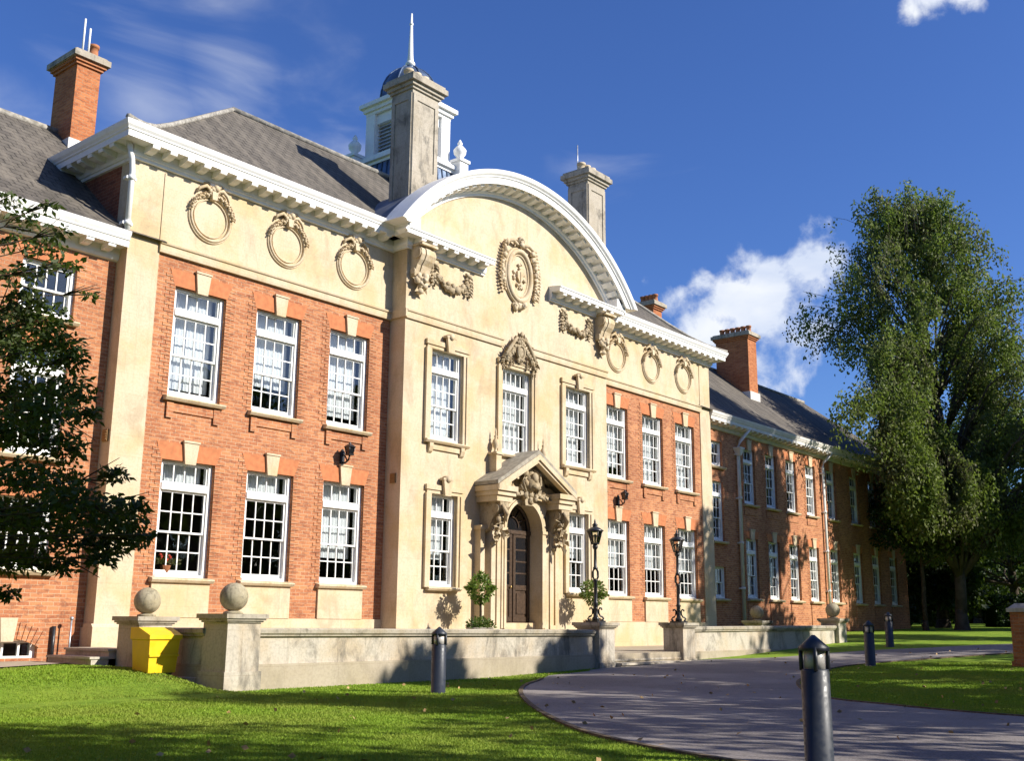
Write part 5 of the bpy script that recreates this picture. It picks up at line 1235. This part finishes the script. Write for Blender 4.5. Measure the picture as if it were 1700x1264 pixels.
def far_trees():
    lst = [(46, -6.5, 18, 5.5, 'mid', 'full dark tree at the right edge beside the birch'), (52, 8, 13, 5, 'dark', 'dark tree behind the birch, above the columned porch'),
           (61, 3, 16, 6, 'dark', 'tall dark tree beyond the hedge'), (72, 9, 17, 7, 'dark', 'distant dark tree behind the birch trunk'), (58, -5.5, 14, 5.5, 'dark', 'dark spreading tree behind the hedge at the right edge'),
           (84, -2, 17, 8, 'dark', 'farthest dark tree at the right edge'), (44, 11, 12, 4, 'dark', 'dark tree tucked behind the end of the far wing'), (35.6, -.2, 9.5, 2.6, 'dark', 'low dark tree hugging the end wall of the far wing'), (41, 2.0, 10, 3.2, 'dark', 'dark tree before the columned porch'), (28.6, -1.7, 8.6, 2.1, 'under', 'dark tree under the birch hiding the upper end of the right wing')]
    for i, (x, y, h, r, k, lab) in enumerate(lst):
        cl = crown_clumps(100 + i, 56, h * (.07 if k != 'under' else .42), h, r, r * .30, .9)
        tree('dark_tree', lab, 'tree', x, y, cl, h * .86, .3 if k != 'under' else .11, 11000, .34 if k != 'under' else .17, .12 if k != 'under' else .055, LEAF_MID if k == 'mid' else LEAF_DARK, BARK, 200 + i, droop=-.3, group='trees beyond the building')
far_trees()
def woodland():
    rng = np.random.default_rng(61); n = 26000; a = R(50.3) + rng.uniform(R(-2), R(34), n); r = rng.normal(scale=4, size=n) + 108; x = CAM.x + r * np.sin(a); y = CAM.y + r * np.cos(a)
    top = 9 + 2.5 * np.sin(a * 37) + 1.5 * np.sin(a * 91 + 1); z = gz(x, y) + top * rng.uniform(0, 1, n) ** .8
    tag(link('woodland', leaves_mesh('woodland', np.stack([x, y, z], 1), rng.normal(size=(n, 3)), 1.1, .5, LEAF_DARK, rng=rng)), kind='stuff')
woodland()

def shade_trees():
    # trees standing behind and to the right of the viewer: they throw the dappled shade on lawn, drive and right wing
    def variant(seed, n, h0, h, r, cr_, leaves, ll):
        return crown_clumps(seed, n, h0, h, r, cr_, .9, shell=.25), leaves, ll
    lst = [(-10.6, -27.6, 14.4, 4.8, 'tree behind the viewpoint that shades the left lawn'), (-3.2, -26.5, 13.4, 4.4, 'tree behind the viewpoint that shades the middle of the lawn'), (1.5, -24.5, 12.6, 4.6, 'tree to the right of the viewpoint that shades the front terrace wall'),
           (9.5, -25, 13.0, 5.0, 'tree to the right of the drive that shades the drive'), (-19.5, -34, 14.0, 4.4, 'tree farthest behind the viewpoint, shading the lawn corner'), (23.4, -16.5, 21.5, 5.0, 'tall tree right of the picture that shades the right wing'),
           (16, -24, 12.5, 4.6, 'tree right of the island lawn'), (37.5, -18.5, 19.0, 5.2, 'tall tree far right of the picture that shades the end of the wing'),
           (-.2, -20.8, 10.6, 2.3, 'young tree that throws its shadow on the middle of the long terrace wall'), (4.6, -21.2, 11.0, 2.0, 'young tree that shades the terrace wall beside the left lamp post'), (15.2, -20.4, 11.0, 2.1, 'young tree that shades the right terrace wall')]
    for i, (x, y, h, r, lab) in enumerate(lst):
        cl = crown_clumps(300 + i, (44 if r > 3 else 22) if h < 17 else 90, h * (.2 if r > 3 else .55), h, r, r * (.25 if r > 3 else .36), .85, shell=.2)
        tree('shade_tree', lab, 'tree', x, y, cl, h * .85, .28, 7500 if h < 17 else 42000, .30, .105, LEAF_MID, BARK, 320 + i, droop=-.2, group='trees beside the drive')
shade_trees()
def sky_blocker_trees():
    # unseen trees added round the forecourt to block low sky light and deepen shade
    spots = [(-34, -40, 15, 0), (-25, -44, 16, 1), (-16, -43, 15, 2), (-7, -45, 17, 0), (2, -42, 15, 1), (11, -44, 16, 2), (20, -41, 15.5, 0), (29, -38, 16, 1), (38, -33, 16, 2), (-40, -32, 15, 2), (-42, -23, 16, 0), (-40, -14, 15, 1), (-43, -5, 16, 2), (46, -27, 16, 0)]
    proto = {}
    for i, (x, y, h, k) in enumerate(spots):
        if k not in proto:
            cl = crown_clumps(500 + k, 60, .6, 15.5, 5.6, 1.7, .9, shell=.3)
            proto[k] = tree('park_tree', 'unseen leafy tree added in a ring round the forecourt to block low sky light', 'tree', x, y, cl, 13, .35, 9000, .55, .22, LEAF_DARK, BARK, 520 + k, group='unseen trees added to block sky light')
            o = proto[k]
        else: o = copy_tree(proto[k]); o.location = (x, y, float(gz(x, y)) - .05)
        o.rotation_euler = (0, 0, i * 1.3); o.scale = (1, 1, h / 16)
sky_blocker_trees()

# ------------------------------------------------------------------ things at the far right
def hedge():
    rng = np.random.default_rng(9); x0, y0, x1, y1 = 40.5, -1.2, 47.5, -7.6; n = 9000
    t = thing('hedge', (44, -4.4, float(gz(44, -4.4))), 'clipped dark hedge behind the birch trunk at the right edge', 'hedge')
    d = Vector((x1 - x0, y1 - y0)); L_ = d.length; d.normalize(); nrm = Vector((-d.y, d.x)); z = float(gz(44, -4.4))
    b = MB(); pr = [(-.5, 0), (-.55, 1.2), (-.35, 1.62), (.35, 1.62), (.55, 1.2), (.5, 0)]
    vs = [(x0 + d.x * q * L_ + nrm.x * o, y0 + d.y * q * L_ + nrm.y * o, z - .1 + h) for q in (0, 1) for o, h in pr]
    b.add(vs, [list(range(6)), list(range(6, 12))[::-1]] + [(i, 6 + i, 6 + (i + 1) % 6, (i + 1) % 6) for i in range(6)], 0); b.build('body', m_plain('hedge_core', (.012, .022, .008), .95, .3, 8, spec=.05), t)
    q = rng.uniform(-.01, 1.01, n) * L_; side = rng.integers(0, 3, n); o = np.where(side == 0, -.58, np.where(side == 1, .58, rng.uniform(-.5, .5, n))) + rng.normal(scale=.06, size=n)
    h = np.where(side == 2, 1.68, rng.uniform(0, 1.66, n)) + rng.normal(scale=.06, size=n)
    P = np.stack([x0 + d.x * q + nrm.x * o, y0 + d.y * q + nrm.y * o, z - .1 + h], 1); D = rng.normal(size=(n, 3)); link('foliage', leaves_mesh('foliage', P, D, .16, .06, LEAF_HEDGE, rng=rng), t)
hedge()
def far_building():
    x0, x1, y = 37.5, 46, 6.2; z = .1
    t = thing('columned_porch', (41.5, y, z), 'low dark building with pale columns behind the birch', 'building')
    b = MB(); b.box(x0, x1, y + 1.6, y + 7, z - .3, 4.4); b.box(x0 - .3, x1 + .3, y + .55, y + 1.6, z - .3, z + .12); b.build('wall', BRICK_OLD, t)
    b = MB(); b.box(x0 - .3, x1 + .3, y - .1, y + 7.2, 3.75, 4.15); b.prism([(y - .4, 4.15), (y + 3.4, 6.3), (y + 7.4, 4.15)], 'x', x0 - .5, x1 + .5); b.build('roof', SLATE, t)
    for k in range(5):
        x = x0 + .4 + k * 1.9; b = MB(); b.lathe(x, y + .4, [(.26, z - .2), (.26, z + .15), (.2, z + .2), (.19, 2), (.16, 3.5), (.2, 3.54), (.24, 3.66), (.24, 3.74)], 16); b.build('column', WHITE_DIRTY, t)
    for k in range(4):
        x = x0 + 1.35 + k * 1.9; b = MB(); b.box(x - .5, x + .5, y + 1.54, y + 1.6, z + .6, 2.9); b.box(x - .03, x + .03, y + 1.51, y + 1.54, z + .6, 2.9); b.box(x - .5, x + .5, y + 1.508, y + 1.538, 1.7, 1.76); b.build('window', PANE_DARK, t)
far_building()
def car():
    x, y = 50, -2.2; z = float(gz(x, y)); t = thing('parked_car', (x, y, z), 'blue car parked behind the hedge, only its roof showing', 'car', rz=R(-42))
    blue = m_plain('blue_car_paint', (.03, .09, .26), .25, .05, 3, spec=.6); b = MB()
    prof = [(-2.1, .35), (-2.1, .75), (-1.9, .95), (-1.3, 1.02), (-.7, 1.5), (.2, 1.58), (1.2, 1.5), (1.9, 1.05), (2.1, .95), (2.15, .4)]
    b.prism(prof, 'y', -.85, .85); b.build('body', blue, t, (0, 0, .35))
    b = MB(); 
    for s in (-1, 1): b.prism([(-1.15, 1.06), (-.66, 1.44), (.2, 1.51), (1.1, 1.43), (1.6, 1.08)], 'y', s * .86 - .01, s * .86 + .01)
    b.build('side_window', PANE_DARK, t, (0, 0, .35))
    for a in (-1.35, 1.35):
        for s in (-1, 1): b = MB(); b.lathe(a, .33, [(.33, s * .8 - .1), (.33, s * .8 + .1)], 20, axis='y'); b.build('wheel', BLACK, t, (0, 0, .35) if False else (0, 0, 0))
car()
def post_and_pier():
    x, y = 47.2, -3.6; z = float(gz(x, y)); t = thing('pale_pole', (x, y, z), 'slim pale pole rising behind the hedge', 'pole'); b = MB(); b.tube([(0, 0, -.2), (0, 0, 4.3)], [.07, .05], 10); b.build('shaft', GREYMETAL, t, (0, 0, 0)); b = MB(); b.lathe(0, 0, [(.10, 4.25), (.12, 4.32), (.03, 4.4)], 10); b.build('cap', GREYMETAL, t, (0, 0, 0))
    x, y = 4.05, -12.55; z = float(gz(x, y)); t = thing('brick_pier', (x, y, z), 'brown brick pier with a stone cap cut by the right edge', 'pier')
    b = MB(); b.box(-.3, .3, -.3, .3, -.3, 1.22); b.box(-.34, .34, -.34, .34, -.3, .12); b.build('shaft', BRICK_OLD2, t, (0, 0, 0)); b = MB(); b.box(-.36, .36, -.36, .36, 1.221, 1.31); b.taper(0, 0, 1.311, 1.42, .33, .33, .2, .2); b.build('cap', STONE_OLD, t, (0, 0, 0))
    x, y = 40.6, -2.6; z = float(gz(x, y)); t = thing('garden_light', (x, y, z), 'small dark garden light on the far lawn before the hedge', 'garden light'); b = MB(); b.tube([(0, 0, -.1), (0, 0, .5)], .05, 8); b.build('post', BLACK, t, (0, 0, 0)); b = MB(); b.lathe(0, 0, [(.06, .5), (.13, .56), (.13, .7), (.02, .78)], 12); b.build('head', BLACK, t, (0, 0, 0))
post_and_pier()

# ------------------------------------------------------------------ grass blades and fallen leaves
def inside(poly, x, y):
    c = np.zeros(len(x), bool); n = len(poly)
    for i in range(n):
        (xa, ya), (xb, yb) = poly[i], poly[(i + 1) % n]
        m = ((ya > y) != (yb > y)) & (x < (xb - xa) * (y - ya) / (yb - ya + 1e-12) + xa); c ^= m
    return c
def grass():
    rng = np.random.default_rng(77); n = 700000
    r = 5.5 + 24 * rng.uniform(0, 1, n) ** 1.35; a = R(50.3) + rng.uniform(-R(27), R(27), n)        # a fan of lawn before the viewpoint
    x = CAM.x + r * np.sin(a); y = CAM.y + r * np.cos(a)
    k = ~inside(DRIVE, x, y) & ~inside(PAVE, x, y) & ~((x > -12.6) & (y > -4.62)) & (y < .3); x, y, r = x[k], y[k], r[k]; n = len(x)
    h = rng.uniform(.012, .03, n) * (1 + .2 * (r > 14)); w = .0035 + .0004 * r
    z = gz(x, y) - .004; t = rng.uniform(0, 2 * math.pi, n); lx, ly = rng.normal(scale=.5, size=n) * h, rng.normal(scale=.5, size=n) * h
    V = np.empty((n, 3, 3)); V[:, 0] = np.stack([x - w * np.cos(t), y - w * np.sin(t), z], 1); V[:, 1] = np.stack([x + w * np.cos(t), y + w * np.sin(t), z], 1); V[:, 2] = np.stack([x + lx, y + ly, z + h], 1)
    me = bpy.data.meshes.new('grass'); me.vertices.add(n * 3); me.vertices.foreach_set('co', V.astype(np.float32).ravel()); me.loops.add(n * 3); me.loops.foreach_set('vertex_index', np.arange(n * 3, dtype=np.int32))
    me.polygons.add(n); me.polygons.foreach_set('loop_start', np.arange(0, n * 3, 3, dtype=np.int32)); me.materials.append(GRASS); me.update(calc_edges=True)
    tag(link('grass', me), kind='stuff'); print('blades', n)
GRASS = m_leaf('grass_blade', (.19, .32, .032), (.30, .42, .045), (.29, .34, .06), .35, .6, .12)
grass()
def litter():
    rng = np.random.default_rng(5); n = 260
    x = rng.uniform(-19, 12, n); y = rng.uniform(-16, -5, n); k = ~((x > -12.6) & (y > -5)); x, y = x[k], y[k]; n = len(x)
    P = np.stack([x, y, gz(x, y) + .035], 1); D = rng.normal(size=(n, 3)); D[:, 2] *= .25
    tag(link('fallen_leaves', leaves_mesh('fallen_leaves', P, D, .075, .026, m_plain('dry_leaf', (.42, .27, .11), .8, .3, 30), rng=rng)), kind='stuff')
litter()
